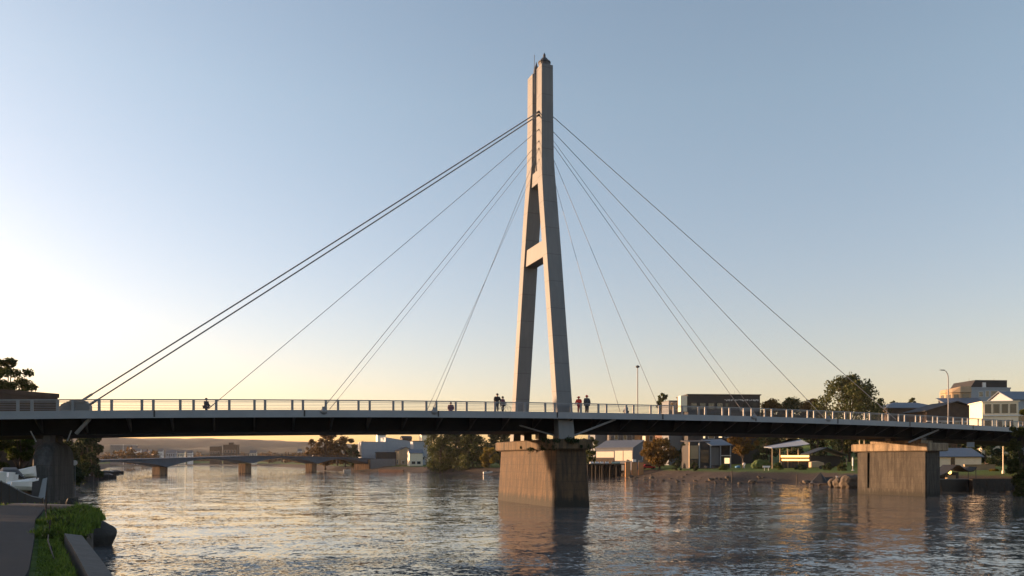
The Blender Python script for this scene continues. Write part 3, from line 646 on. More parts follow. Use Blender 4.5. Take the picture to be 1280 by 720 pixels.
# left and right abutments (outside or at the edge of the frame)
m_ = MB(True)
for t in (72, 78): pass
m_.loft([[tuple(P(t, d, 0)-Vector((0, 0, P(t, d, 0).z))+Vector((0, 0, z))) for t, d in ((97, .8), (100, .8), (100, 14.2), (97, 14.2))] for z in (-1, P(98, 0, -1.95).z)]); m_.build('abutment', M['pier3'], bridge)
m_ = MB(True)
m_.loft([[tuple(P(t, d, 0)-Vector((0, 0, P(t, d, 0).z))+Vector((0, 0, z))) for t, d in ((-92, .8), (-86, .8), (-86, 14.2), (-92, 14.2))] for z in (-1, P(-88, 0, -1.95).z)]); m_.build('abutment', M['pier3'], bridge)

# lamps standing on the bridge
p = P(t_px(797, 14.4), 14.4, 0); hz_ = ZZ(460, p.y)-p.z
lp = thing('street_lamp', 'thin straight lamp post on the bridge deck right of the pylon', 'street lamp', tuple(p))
MB().lathe([(.16, 0), (.16, .3), (.08, .35), (.06, hz_)], 8).build('post', M['lampmetal'], lp)
MB().lathe([(.05, 0), (.26, .1), (.28, .22), (.1, .34), (.02, .36)], 10, (0, 0, hz_)).build('lamp_head', M['darkmetal'], lp)
p = P(t_px(1185.5, 14.4), 14.4, 0); hz_ = ZZ(472, p.y)-p.z
lp = thing('street_lamp', 'tall street lamp with a curved arm to the left beside the hillside houses', 'street lamp', tuple(p))
MB().tube([(0, 0, 0), (0, 0, hz_*.5), (-.02, 0, hz_), (-.15, 0, hz_+.6), (-.4, -.05, hz_+1.0), (-.75, -.1, hz_+1.2)], [.12, .10, .08, .07, .06, .05], 8).build('post', M['lampmetal'], lp, smooth=True)
MB().loft([[(-.7+a, -.1+b_*w_, hz_+1.2+c) for a, b_, c in ((0, -1, -.05), (0, 1, -.05), (0, 1, .09), (0, -1, .09))] for w_ in (.12,)]+[[(-1.45, -.1+b_*.14, hz_+1.25+c) for b_, c in ((-1, -.04), (1, -.04), (1, .05), (-1, .05))]]).build('lamp_head', M['darkmetal'], lp)

# ---------------------------------------------------------------- far bridge
def FB(k, d, z): # k metres along from the left pier
    e = Vector((.392, .92, 0)); nn = Vector((-.92, .392, 0)); return Vector((-124, 265, 0))+e*k+nn*d+Vector((0, 0, z))
fb = thing('low_bridge', 'low blue grey girder bridge with haunched arches spanning the river far behind', 'bridge', tuple(FB(0, 0, 0)), math.atan2(.92, .392))
ks = np.arange(-40, 126.1, 2.0); pk = [0, 41, 82]
def fz(k): return float(np.interp(k, [-40, 0, 41, 82, 126], [4.9, 5.9, 7.0, 6.9, 6.3]))
def fbsweep(d0, d1, top, bot): return MB(True).loft([[tuple(FB(k, d0, top(k))), tuple(FB(k, d1, top(k))), tuple(FB(k, d1, bot(k))), tuple(FB(k, d0, bot(k)))] for k in ks])
def haunch(k):
    dmin = min(abs(k-q) for q in pk+[-41, 123]); return fz(k)-.7-2.4*max(0, 1-dmin/18.0)**1.7
fbsweep(.4, -7, lambda k: fz(k)-.3, haunch).build('girder', M['bridgeblue'], fb)
fbsweep(.9, -7.5, fz, lambda k: fz(k)-.32).build('deck', M['bridgeblue'], fb)
rl2 = fbsweep(.9, .8, lambda k: fz(k)+1.0, lambda k: fz(k)+.9).build('railing', M['darkmetal'], fb)
m_ = MB(True)
for k in ks: 
    q = FB(k, .85, fz(k)); m_.box(q.x-.06, q.x+.06, q.y-.06, q.y+.06, q.z, q.z+.9)
m_.build('balusters', M['darkmetal'], rl2)
for k in pk:
    m_ = MB(True); m_.loft([[tuple(FB(k+a, b_, z)) for a, b_ in ((-1.7, -1.6), (1.7, -1.6), (1.7, -5.2), (-1.7, -5.2))] for z in (-2, fz(k)-3.0)]); bevel(m_.build('pier', M['fpier'], fb), .1)
for k in (-41, 124):
    m_ = MB(True); m_.loft([[tuple(FB(k+a, b_, z)) for a, b_ in ((-3, .8), (3, .8), (3, -7.6), (-3, -7.6))] for z in (-2, fz(k)-.6)]); m_.build('abutment', M['fpier'], fb)

# ---------------------------------------------------------------- buildings
def window(parent, x, z, w, h, face, size, glass='glass', frame='white', fr=.09):
    W2, D2 = size; m_ = MB(); g_ = MB()
    def bx(mb, a0, a1, b0, b1, o0, o1):
        if face == 'f': mb.box(a0, a1, -o1, -o0, b0, b1)
        elif face == 'l': mb.box(-o1, -o0, a0, a1, b0, b1)
        else: mb.box(W2+o0, W2+o1, a0, a1, b0, b1)
    bx(m_, x, x+w, z, z+fr, .004, .10); bx(m_, x, x+w, z+h-fr, z+h, .004, .10); bx(m_, x, x+fr, z+fr, z+h-fr, .004, .10); bx(m_, x+w-fr, x+w, z+fr, z+h-fr, .004, .10)
    o = m_.build('window', M[frame], parent)
    bx(g_, x+fr, x+w-fr, z+fr, z+h-fr, .004, .045); g_.build('pane', M[glass], o)
    return o
def building(name, label, px, Y, w, d, ztop, rz=20, wall='grey', roof='flat', roofm='roofdark', rh=1.5, wins=(), group=None, z0=None, cat='house', over=.3, parapet=.3):
    X = XX(px, Y); g0 = gz(X, Y) if z0 is None else z0; h = ztop-g0
    root = thing(name, label, cat, (X, Y, g0), R(rz), group)
    if roof == 'gable':      # ridge along x
        wl = MB(); he = h-rh
        wl.loft([[(x, 0, -1.5), (x, d, -1.5), (x, d, he), (x, d/2, h-.1), (x, 0, he)] for x in (0, w)]).build('wall', M[wall], root)
        MB().loft([[(x, -over, he-.12), (x, d/2, h), (x, d+over, he-.12), (x, d+over, he+.04), (x, d/2, h+.18), (x, -over, he+.04)] for x in (-over, w+over)]).build('roof', M[roofm], root)
    elif roof == 'gabley':   # ridge along y, gable faces front
        he = h-rh
        MB().loft([[(0, y, -1.5), (w, y, -1.5), (w, y, he), (w/2, y, h-.1), (0, y, he)] for y in (0, d)]).build('wall', M[wall], root)
        MB().loft([[(-over, y, he-.12), (w/2, y, h), (w+over, y, he-.12), (w+over, y, he+.04), (w/2, y, h+.18), (-over, y, he+.04)] for y in (-over, d+over)]).build('roof', M[roofm], root)
    elif roof == 'hip':
        he = h-rh
        MB().box(0, w, 0, d, -1.5, he).build('wall', M[wall], root)
        rr = min(d/2, w/2)*.95
        MB().add([(-over, -over, he), (w+over, -over, he), (w+over, d+over, he), (-over, d+over, he), (rr, d/2, h), (w-rr, d/2, h), (-over, -over, he-.15), (w+over, -over, he-.15), (w+over, d+over, he-.15), (-over, d+over, he-.15)],
                 [(0, 1, 5, 4), (1, 2, 5), (2, 3, 4, 5), (3, 0, 4), (6, 7, 1, 0), (7, 8, 2, 1), (8, 9, 3, 2), (9, 6, 0, 3), (6, 9, 8, 7)]).build('roof', M[roofm], root)
    elif roof == 'shed':     # rises to the back
        he = h-rh
        MB().loft([[(x, 0, -1.5), (x, d, -1.5), (x, d, h-.1), (x, 0, he)] for x in (0, w)]).build('wall', M[wall], root)
        MB().loft([[(x, -over, he-.06), (x, d+over, h), (x, d+over, h+.16), (x, -over, he+.1)] for x in (-over, w+over)]).build('roof', M[roofm], root)
    elif roof == 'shedx':    # falls to the right
        MB().loft([[(0, y, -1.5), (w, y, -1.5), (w, y, h-rh), (0, y, h)] for y in (0, d)]).build('wall', M[wall], root)
        MB().loft([[(-over, y, h+.02), (w+over, y, h-rh-.03), (w+over, y, h-rh+.15), (-over, y, h+.2)] for y in (-over, d+over)]).build('roof', M[roofm], root)
    else:
        MB().box(0, w, 0, d, -1.5, h-parapet).build('wall', M[wall], root)
        MB().box(-over, w+over, -over, d+over, h-parapet, h).build('roof', M[roofm], root)
    for wi in wins:
        x, z, ww, wh, face = wi[:5]; window(root, x, z, ww, wh, face, (w, d), *(wi[5:]))
    return root
def grid(x0, n, dx, z, w, h, face='f', *a): return [(x0+i*dx, z, w, h, face)+a for i in range(n)]

# left: dark brown building
building('brown_building', 'plain dark brown flat roofed building at the left edge behind the bridge', -160, 95, 24.3, 8, ZZ(485, 84), -27, 'brown', roofm='brown', cat='building', over=.12, parapet=.5, wins=[(1, 5, 1.4, 1.5, 'f'), (5, 5, 1.4, 1.5, 'f')])
# mid distance white houses
building('box_building', 'white box shaped building with no windows furthest left of the riverside houses', 452, 392, 12.4, 10, ZZ(552, 392), 20, 'palegrey', roofm='palegrey', cat='building', z0=2.6, over=.08)
building('gallery_building', 'large pale building with a slanting roof in the middle of the white riverside houses', 482, 405, 19.5, 12, ZZ(547, 405), 22, 'palegrey', roofm='palegrey', cat='building', z0=2.6, roof='shedx', rh=2.8, over=.1, wins=[(2, 4.5, 5, 1.8, 'l')])
building('flat_house', 'small pale flat roofed block at the right end of the white riverside houses', 517, 386, 7, 9, ZZ(551, 386), 18, 'palegrey', roofm='roofdark', z0=2.6, wins=grid(1, 2, 3, 3, 1.6, 1.5))
building('gable_house', 'orange lit house with a dark gable roof below the slanting roof building', 499, 380, 7.0, 8, ZZ(559, 380), 24, 'tan', 'gabley', 'roofdark', 1.6, z0=2.6, wins=[(1.2, 1.0, 1.6, 1.6, 'f'), (4.2, 1, 1.6, 1.6, 'f'), (2, 1, 2, 2, 'l')])
building('cottage', 'small white cottage with a slate roof and big windows near the willow', 512, 368, 6.4, 7, ZZ(562, 368), 16, 'cream', 'gable', 'roofblue', 1.7, z0=2.6, wins=grid(.9, 2, 2.6, .8, 1.9, 1.5))
building('low_house', 'low dark house with a flat roof below the white box building', 470, 383, 13, 8, ZZ(565, 383), 12, 'dark', roofm='roofdark', z0=2.6, wins=grid(1, 4, 3, .7, 1.6, 1.5))
building('garden_wall', 'grey concrete garden wall on the lawn in front of the low dark house', 463, 372, 12, .4, ZZ(573.5, 372), 4, 'grey', roofm='grey', cat='wall', over=.05, parapet=.15)
MBt = MB(); 
o = MB().box(0, 14, 0, .5, -1, 1.0).build('brick_bank_wall', M['sandbrick']); o.location = (XX(473, 352), 352, .1); o.rotation_euler.z = R(-28); tag(o, 'low red brown brick wall along the water below the white houses', 'wall')
HH = 'small houses on the wooded rise behind the white buildings'
for px, Y, w, yt, wl, lab in [(472, 470, 5, 541, 'white', 'tiny white house left on the wooded rise behind the box building'), (527, 460, 6, 541, 'cream', 'tiny cream house at the top right beside the tall willow'), (503, 480, 6, 545, 'brown', 'tiny brown house on the wooded rise above the slanting roof')]:
    building('house', lab, px, Y, w, 6, ZZ(yt, Y), 20, wl, 'gable', 'roofdark', 1.4, group=HH, wins=[(1, 4, 1.2, 1.2, 'f'), (3, 4, 1.2, 1.2, 'f')])
# far town beyond the far bridge
FT = 'pale buildings of the far town'
def far(name, lab, px, Y, wpx, yt, yb, wl, rf='roofgrey', rz=10, roof='flat'):
    w = wpx/F*Y; h = ZZ(yt, Y)-3
    return building(name, lab, px, Y, w, w*.7, ZZ(yt, Y), rz, wl, roof, rf, min(3, h*.3), z0=3, group=FT, cat='building', wins=grid(w*.1, 4, w*.22, h*.55, w*.13, h*.16)+grid(w*.1, 4, w*.22, h*.25, w*.13, h*.16))
far('hall', 'wide grey hall with a pale roof at the left of the far town', 138, 860, 26, 556, 572, 'grey', 'white', 8)
far('tower_block', 'square brown block with a small turret in the far town', 279, 900, 17, 556, 570, 'brown', 'roofdark', 8)
far('office_block', 'low brown block just left of the turreted block', 262, 905, 13, 558, 570, 'brown', 'roofgrey', 8)
MB().box(-2.5, 2.5, -2.5, 2.5, 0, 7).build('turret', M['brown']).parent = [o for o in COL.objects if o.name.startswith('tower_block')][0]
COL.objects['turret'].location = (8, 6, 17)
for i, (px, y, w, wl) in enumerate([(168, 560.5, 7, 'white'), (178, 562, 10, 'palegrey'), (197, 561, 6, 'white'), (207, 562.5, 12, 'palegrey'), (222, 563, 8, 'cream'), (234, 563, 6, 'white'), (312, 563, 8, 'cream'), (372, 561, 5, 'white')]):
    lab = ['small white house right of the wide far hall', 'long grey low building second right of the far hall', 'small bright house above the left far pier', 'long pale shed above the left far pier', 'cream low building left of the middle of the far bridge', 'tiny white house by the far brown office block', 'cream low house right of the turreted block', 'tiny white house by the mast near the brown tree'][i]
    far('far_house', lab, px, 840+i*6, w, y, 570, wl, 'roofgrey', 6, 'gable')
for px, Y, yt, lab in [(154, 700, 555, 'tall thin white mast in front of the far hall'), (391, 420, 557, 'white mast at the right end of the far bridge')]:
    o = MB().lathe([(.25, -1), (.22, 5), (.12, ZZ(yt, Y)-3)], 6).build('mast', M['white']); o.location = (XX(px, Y), Y, 3); tag(o, lab, 'mast')

# right bank: tall buildings behind
building('grey_block', 'plain blue grey block between the pier and the vertically clad building', 744, 300, 6.2, 12, ZZ(518, 300), 8, 'bluegrey', cat='building', z0=4, over=.1)
building('clad_building', 'grey building with vertical timber cladding behind the boathouse', 764, 292, 11.5, 10, ZZ(518, 292), 6, 'clad', cat='building', z0=4, over=.1, wins=grid(1.2, 3, 3.4, 9.0, 1.5, 2.2)+grid(1.2, 3, 3.4, 5.0, 1.5, 2.2))
building('terrace_house', 'narrow orange timber sided house right of the clad building', 800, 290, 8.5, 9, ZZ(518, 290), 28, 'orange', cat='house', z0=4, over=.15, wins=[(1.0, 8.5, 1.6, 2, 'f', 'glow2'), (4.5, 8.5, 1.6, 2, 'f'), (1, 5, 1.6, 2, 'f')])
building('brick_building', 'brown brick building with lit windows behind the autumn tree', 832, 275, 8.4, 9, ZZ(516, 275), 14, 'brick', cat='building', z0=4, over=.15, wins=[(1.2, 8.6, .9, 2.4, 'f', 'glow2'), (3.4, 8.6, .9, 2.4, 'f'), (5.8, 8.6, .9, 2.4, 'f', 'glow2'), (2, 4, 1.4, 2, 'f'), (5, 4, 1.4, 2, 'f')])
# long dark building above the railing
Yl = 262; zt_ = ZZ(492.5, Yl); h_ = zt_-4
lb = building('long_building', 'long dark flat roofed building rising above the bridge railing right of the pylon', 860, Yl, 25.2, 13, zt_, 4, 'dark', cat='building', z0=4, over=.35, parapet=.35, roofm='roofdark',
    wins=grid(1.0, 8, 3.0, h_-5.3, 2.2, 2.3, 'f', 'glass', 'dark')+[(.6, 9.6, 3.4, 2.2, 'f', 'glass', 'palegrey'), (5.2, 8.6, .8, 3.0, 'f', 'glow2'), (7.0, 8.6, 2.2, 2.6, 'f'), (10.6, 8.8, 1.3, 2.6, 'f', 'glow2'), (12.8, 8.8, 1.2, 2.6, 'f')])
MB().box(-2.6, -.36, -.2, 3, h_-6, h_-.6).build('stair_tower', M['cream'], lb)
MB().box(4.4, 10.8, -.5, -.012, 7.6, 12.2).build('bay', M['bluegrey'], lb) if False else None
MB().box(18, 24.8, -.35, -.12, h_-5.9, h_-4.6).build('balcony', M['grey'], lb)
for k in range(3): MB().lathe([(.04, 0), (.03, 1.1)], 5, (16+k*2.9, -.6, h_)).build('roof_vent', M['lampmetal'], lb)
m_ = MB()
for k in range(22):   # irregular white shapes along the top storey
    x = 12.6+k*.55; m_.box(x, x+random.uniform(.15, .4), -.52, -.42, h_-2.2+random.uniform(-.18, .18), h_-1.9+random.uniform(-.1, .2))
m_.build('white_shapes', M['white'], lb)
gb = building('glass_building', 'lower rounded glass fronted wing left of the long dark building', 836, 268, 7.6, 8, ZZ(500.5, 268), 6, 'bluegrey', cat='building', z0=4, over=.1, parapet=.25, roofm='roofgrey', wins=grid(.4, 4, 1.8, ZZ(500.5, 268)-4-3.3, 1.5, 2.6))
# boathouse + jetty
bh = building('boathouse', 'grey roofed boathouse with glowing cream front panels behind the jetty', 745, 247, 13.2, 7.2, ZZ(550.5, 247), -36, 'bluegrey', 'shed', 'roofgrey', 2.5, z0=3.4, cat='boathouse', over=.3)
MB().box(.15, 6.5, -.09, -.004, 2.6, 4.5).build('front_panel', M['cream'], bh); MB().box(6.9, 9.7, -.12, -.004, 1.6, 4.7).build('front_panel', M['cream'], bh); MB().box(9.95, 13.0, -.12, -.004, 1.6, 4.7).build('front_panel', M['cream'], bh)
MB().box(.1, 6.5, -.10, -.004, .2, 2.45).build('lower_boarding', M['brown'], bh); MB().box(13.25, 13.33, 6.2, 6.5, 0, 6.2).build('downpipe', M['white'], bh)
YJ = 226
jt = thing('jetty', 'dark timber jetty on piles beside the central pier, boats stored on top', 'jetty', (XX(733, YJ), YJ, 0), R(2))
zj = ZZ(579.5, YJ)
MB().box(0, 11.7, 0, 9, zj-.35, zj).build('deck', M['wood'], jt)
for i in range(6):
    for j in range(2):
        MB().lathe([(.2, -2), (.17, zj-.35)], 7, (.5+i*2.15+random.uniform(-.2, .2), .5+j*6, 0)).build('pile', M['wood'], jt)
MB().box(0, 11.7, 1, 8.8, .6, zj-.4).build('cross_bracing', M['black'], jt) if False else None
m_ = MB(); m_.box(0, 11.7, 8.3, 8.8, -1, zj-.4); m_.build('back_boarding', M['wood'], jt)
def dinghy(label, x, y, z, rz, m, s=1.0, group=None):
    root = thing('dinghy', label, 'dinghy', (x, y, z), rz, group); rings = []
    for i in range(9):
        t = i/8; w = .62*math.sin(min(1, t*1.6+.12)*math.pi/2)*(1 if t < .6 else math.sqrt(max(.02, 1-((t-.6)/.4)**2)))*s
        ht = (.55-.12*math.sin(t*math.pi))*s*(1.15 if t in (0, 1) else 1); x_ = (t-.5)*2.9*s
        rings.append([(x_, -w, .0), (x_, -w*.85, ht*.7), (x_, -w*.3, ht), (x_, w*.3, ht), (x_, w*.85, ht*.7), (x_, w, 0)])
    MB().loft(rings).build('hull', m, root, smooth=True)
    MB().box(-1.3*s, 1.3*s, -.03, .03, .5*s, .62*s).build('keel', M['wood'], root); return root
for i, px in enumerate([739.5, 746, 752, 758.5]):
    lab = ['upturned white dinghy furthest left on the jetty', 'upturned white dinghy second from left on the jetty', 'upturned white dinghy third from left on the jetty', 'upturned white dinghy fourth from left on the jetty beside the green one'][i]
    dinghy(lab, XX(px, YJ+2), YJ+2.2, zj, R(70), M['white'], 1.0, 'white dinghies on the jetty')
dinghy('upturned pale green dinghy at the right end of the jetty', XX(770, YJ+2), YJ+2.4, zj, R(20), M['green'], .95)
OB = 'orange storage bins beside the jetty'
for i, px in enumerate([782, 790.3, 798.5]):
    Y = 221; X = XX(px, Y); lab = ['orange wooden storage bin left of three, nearest the jetty', 'orange wooden storage bin in the middle of three', 'orange wooden storage bin right of three, nearest the red car'][i]
    b_ = thing('storage_bin', lab, 'storage bin', (X, Y, gz(X, Y)), 0, OB); zz = ZZ(577.5, Y)-gz(X, Y)
    MB().box(0, 1.35, 0, 1.2, -.5, zz-.1).build('body', M['orange'], b_); MB().box(-.06, 1.41, -.06, 1.26, zz-.1, zz).build('lid', M['darkmetal'], b_)
    z2 = gz(X, Y)+zz
    if i == 1: 
        o = bevel(MB().box(-.5, .5, -.4, .4, 0, .75).build('cool_box', M['white']), .08); o.location = (X+.65, Y+.5, z2); tag(o, 'white cool box standing on the middle orange bin', 'box')
    elif i == 0:
        o = MB().blob((0, 0, .3), (.6, .4, .36), 3, .25, 2, flat=True).build('canvas_bundle', M['tan'], smooth=True); o.location = (X+.65, Y+.5, z2); tag(o, 'tan canvas bundle lying on the left orange bin', 'bundle')
    else:
        o = bevel(MB().box(-.55, .55, -.4, .4, 0, .55).build('crate', M['grey']), .04); o.location = (X+.65, Y+.5, z2); tag(o, 'grey crate standing on the right orange bin', 'crate')
def car(label, x, y, rz, m, group=None):
    r_ = thing('parked_car', label, 'car', (x, y, gz(x, y)), rz, group)
    prof = [(-2.1, .35), (2.1, .35), (2.15, .75), (1.9, .9), (1.0, 1.0), (.4, 1.42), (-1.0, 1.45), (-1.7, 1.0), (-2.1, .9)]
    bevel(MB().loft([[(a, s*.82, z) for a, z in prof] for s in (-1, 1)]).build('body', m, r_), .08, 2)
    MB().loft([[(a, s*.83, z) for a, z in ((.85, 1.02), (.36, 1.36), (-.95, 1.38), (-1.45, 1.02))] for s in (-1, 1)]).build('windows', M['glass'], r_)
    for a in (-1.3, 1.35):
        for s in (-.8, .8):
            MB().tube([(a, s-.1, .33), (a, s+.1, .33)], .33, 14).build('wheel', M['rubber'], r_)
    return r_
car('red car parked under the round autumn tree', XX(811, 232), 233, R(5), M['redcar'])
# modern riverside house
YH = 212; zb = 3.5
X0 = XX(861, YH)
mh = thing('modern_house', 'dark modern house with white vertical fins and a balcony on the riverside lawn', 'house', (X0, YH, zb), R(3))
H_ = ZZ(551, YH)-zb
MB().box(.2, 11.6, 0, 8, -1, H_-1.2).build('wall', M['dark'], mh)
MB().loft([[(x, -.5, z-.25), (x, 8.5, z+.6-.25), (x, 8.5, z+.6), (x, -.5, z)] for x, z in ((0, H_-.3), (5.9, H_-.15))]).build('roof', M['roofdark'], mh)
MB().loft([[(x, -1.0, z-.3), (x, 8.5, z+1.6), (x, 8.5, z+1.75), (x, -1.0, z-.12)] for x, z in ((6.05, H_-1.2), (11.9, H_-1.0))]).build('roof', M['roofblue'], mh)
for x in (.1, 2.85, 6.0, 8.8, 11.6): MB().box(x-.1, x+.1, -.55, .05, -.5, H_-(.3 if x < 6 else 1.25)).build('fin', M['tan' if x == .1 else 'palegrey'], mh)
MB().box(.3, 2.7, -.06, -.004, 2.0, H_-1.3).build('panel', M['tan'], mh); MB().box(6.3, 8.5, -.06, -.004, .2, H_-1.8).build('panel', M['bluegrey'], mh)
MB().box(8.95, 11.5, -1.2, 0, 2.75, 2.95).build('balcony', M['white'], mh)
window(mh, 3.2, .9, 2.4, 3.6, 'f', (11.6, 8), 'glass', 'dark'); window(mh, 9.9, .6, 1.6, 1.7, 'f', (11.6, 8), 'glow2', 'white'); window(mh, 9.1, 3.3, 2.2, 1.1, 'f', (11.6, 8), 'glass', 'dark'); window(mh, .5, 0.1, 2, 1.6, 'f', (11.6, 8), 'glass', 'dark')
def put(name, label, cat, px, py, Y, mb, m, rz=0, smooth=False, z=None, group=None):
    o = mb.build(name, m if not isinstance(m, str) else M[m], smooth=smooth); X = XX(px, Y); o.location = (X, Y, (gz(X, Y) if z is None else z)); o.rotation_euler.z = rz; return tag(o, label, cat, group)
def table(label, px, Y):
    X = XX(px, Y); r_ = thing('picnic_table', label, 'picnic table', (X, Y, gz(X, Y)), R(5))
    MB().box(-1.3, 1.3, -.4, .4, .72, .78).build('table_top', M['roofblue'], r_)
    for s in (-.75, .75): MB().box(-1.3, 1.3, s-.14, s+.14, .42, .47).build('bench', M['roofblue'], r_)
    for a in (-.9, .9):
        for s in (-1, 1): MB().tube([(a, s*.85, 0), (a, s*.2, .73)], .05, 5).build('leg', M['wood'], r_)
table('blue grey picnic table on the lawn before the modern house', 887, 199)
# blue covered thing and white planter
put('tarpaulin_heap', 'small blue tarpaulin heap on the lawn right of the modern house', 'tarpaulin', 922.5, 0, 198, MB().blob((0, 0, .35), (.75, .5, .5), 2, .2, 2, flat=True), 'blue', smooth=True)
# people on the bank: white clothed person
# ---------------------------------------------------------------- people
def person(label, x, y, z, rz, top, trousers, head, s=1.0, pose='stand', hat=None):
    root = thing('person', label, 'person', (x, y, z), rz); root.scale = (1.18, 1.18, 1.0)
    fw = 1 # faces -y
    lean = {'stand': 0, 'lean': -.14, 'walk': -.03}[pose]
    st = .16 if pose == 'walk' else .03
    J = {'pel': (0, 0, .95), 'sp': (0, lean*.4, 1.15), 'ch': (0, lean*.9, 1.36), 'nk': (0, lean*1.1, 1.50), 'hd': (0, lean*1.2-.01, 1.60), 'hd2': (0, lean*1.2-.01, 1.72),
         'hL': (-.09, 0, .92), 'kL': (-.10, -st, .50), 'aL': (-.11, -st*.6 if pose != 'walk' else -.28, .09), 'fL': (-.12, -.16-(st if pose == 'walk' else 0), .04),
         'hR': (.09, 0, .92), 'kR': (.10, st*.4, .50), 'aR': (.11, st*1.6, .09), 'fR': (.12, st*1.6-.15, .04),
         'sL': (-.19, lean, 1.43), 'eL': (-.26, lean-.05, 1.15), 'wL': (-.24, lean-.22 if pose != 'stand' else -.08, .93 if pose == 'stand' else 1.02),
         'sR': (.19, lean, 1.43), 'eR': (.26, lean-.03, 1.15), 'wR': (.24, lean-.22 if pose != 'stand' else -.06, .93 if pose == 'stand' else 1.02)}
    rad = {'pel': .14, 'sp': .125, 'ch': .15, 'nk': .055, 'hd': .09, 'hd2': .085, 'hL': .095, 'kL': .062, 'aL': .042, 'fL': .038, 'hR': .095, 'kR': .062, 'aR': .042, 'fR': .038,
           'sL': .062, 'eL': .043, 'wL': .028, 'sR': .062, 'eR': .043, 'wR': .028}
    E = [('pel', 'sp'), ('sp', 'ch'), ('ch', 'nk'), ('nk', 'hd'), ('hd', 'hd2'), ('pel', 'hL'), ('hL', 'kL'), ('kL', 'aL'), ('aL', 'fL'), ('pel', 'hR'), ('hR', 'kR'), ('kR', 'aR'), ('aR', 'fR'), ('ch', 'sL'), ('sL', 'eL'), ('eL', 'wL'), ('ch', 'sR'), ('sR', 'eR'), ('eR', 'wR')]
    for sd, w in (('L', 'wL'), ('R', 'wR')):        # palm, four fingers and a thumb
        wx, wy, wz = J[w]; sx = -1 if sd == 'L' else 1
        J['p'+sd] = (wx, wy-.02, wz-.08); rad['p'+sd] = .026; E.append((w, 'p'+sd))
        for k in range(4):
            a, b_ = f'g{sd}{k}', f'h{sd}{k}'; J[a] = (wx, wy-.05+k*.022, wz-.13); J[b_] = (wx-sx*.02, wy-.05+k*.022, wz-(.18-.01*abs(k-1.5))); rad[a] = .009; rad[b_] = .007; E += [('p'+sd, a), (a, b_)]
        J['t'+sd] = (wx-sx*.02, wy-.07, wz-.10); rad['t'+sd] = .010; E.append(('p'+sd, 't'+sd))
    def skin(name, keys, edges, grow, m, rootk, parent):
        idx = {k: i for i, k in enumerate(keys)}; me = bpy.data.meshes.new(name)
        me.from_pydata([tuple(c*s for c in J[k]) for k in keys], [(idx[a], idx[b_]) for a, b_ in edges], []); me.materials.append(m)
        o = bpy.data.objects.new(name, me); COL.objects.link(o); o.parent = parent
        md = o.modifiers.new('skin', 'SKIN'); sv = me.skin_vertices[0].data if me.skin_vertices else None
        if sv is None: return o
        for k in keys: r_ = (rad[k]+grow)*s; sv[idx[k]].radius = (r_*(1.25 if k in ('ch', 'pel', 'sp') else 1), r_); sv[idx[k]].use_root = (k == rootk)
        o.modifiers.new('sub', 'SUBSURF').levels = 1; o.modifiers['sub'].render_levels = 1
        md.use_smooth_shade = True
        return o
    def sk(name, keys, edges, grow, m, rootk, parent):
        # skin vertices layer has to be made through bmesh
        idx = {k: i for i, k in enumerate(keys)}; bm = bmesh.new(); lay = bm.verts.layers.skin.verify()
        vv = [bm.verts.new(tuple(c*s for c in J[k])) for k in keys]
        for a, b_ in edges: bm.edges.new((vv[idx[a]], vv[idx[b_]]))
        for k in keys:
            r_ = (rad[k]+grow)*s; vv[idx[k]][lay].radius = (r_*(1.2 if k in ('ch', 'pel', 'sp') else 1), r_); vv[idx[k]][lay].use_root = (k == rootk)
        me = bpy.data.meshes.new(name); bm.to_mesh(me); bm.free(); me.materials.append(m)
        o = bpy.data.objects.new(name, me); COL.objects.link(o); o.parent = parent
        md = o.modifiers.new('skin', 'SKIN'); md.use_smooth_shade = True
        sb = o.modifiers.new('sub', 'SUBSURF'); sb.levels = 1; sb.render_levels = 1
        return o
    sk('body', list(J), E, 0, M['skin'], 'pel', root)
    tk = ['pel', 'sp', 'ch', 'sL', 'eL', 'wL', 'sR', 'eR', 'wR']; sk('jacket', tk, [e for e in E if e[0] in tk and e[1] in tk], .045, top, 'pel', root)
    lk = ['pel', 'hL', 'kL', 'aL', 'hR', 'kR', 'aR']; sk('trousers', lk, [e for e in E if e[0] in lk and e[1] in lk], .032, trousers, 'pel', root)
    fk = MB()
    for a in ('L', 'R'):
        q = J['f'+a]; w = J['a'+a]; fk.blob(((q[0]+w[0])/2*s, (q[1]+w[1])/2*s, .05*s), (.055*s, .15*s, .055*s), 1, .03, 2)
    fk.build('shoes', M['rubber'], root, smooth=True)
    hc = (J['hd'][0]*s, J['hd'][1]*s, 1.67*s)
    hr = MB().blob((hc[0], hc[1]+.025*s, hc[2]+.035*s), (.108*s, .118*s, .125*s), 3, .05, 3).build('hair', M['hair'] if head != 'red' else M['red'], root, smooth=True)
    fc = MB(); 
    for sx in (-.035, .035): fc.blob((hc[0]+sx*s, hc[1]-.094*s, hc[2]+.0*s), (.012*s, .008*s, .009*s), 1, 0, 1)
    fc.build('eyes', M['hair'], root)
    MB().blob((hc[0], hc[1]-.105*s, hc[2]-.03*s), (.014*s, .022*s, .024*s), 1, 0, 1).build('nose', M['skin'], root)
    MB().blob((hc[0], hc[1]-.095*s, hc[2]-.068*s), (.026*s, .008*s, .007*s), 1, 0, 1).build('mouth', M['red'], root)
    if hat:
        MB().lathe([(.0, .15), (.07, .14), (.112, .08), (.125, .03), (.125, .0), (.0, 0)], 14, (hc[0], hc[1]+.02*s, hc[2]+.01)).build('hat', M[hat], root, smooth=True)
        MB().lathe([(0, 0), (.19, 0), (.19, .012), (0, .012)], 14, (hc[0], hc[1]-.02, hc[2]+.02)).build('hat_brim', M[hat], root)
    return root
def on_deck(px, d): t = t_px(px, d); return P(t, d, -.015)
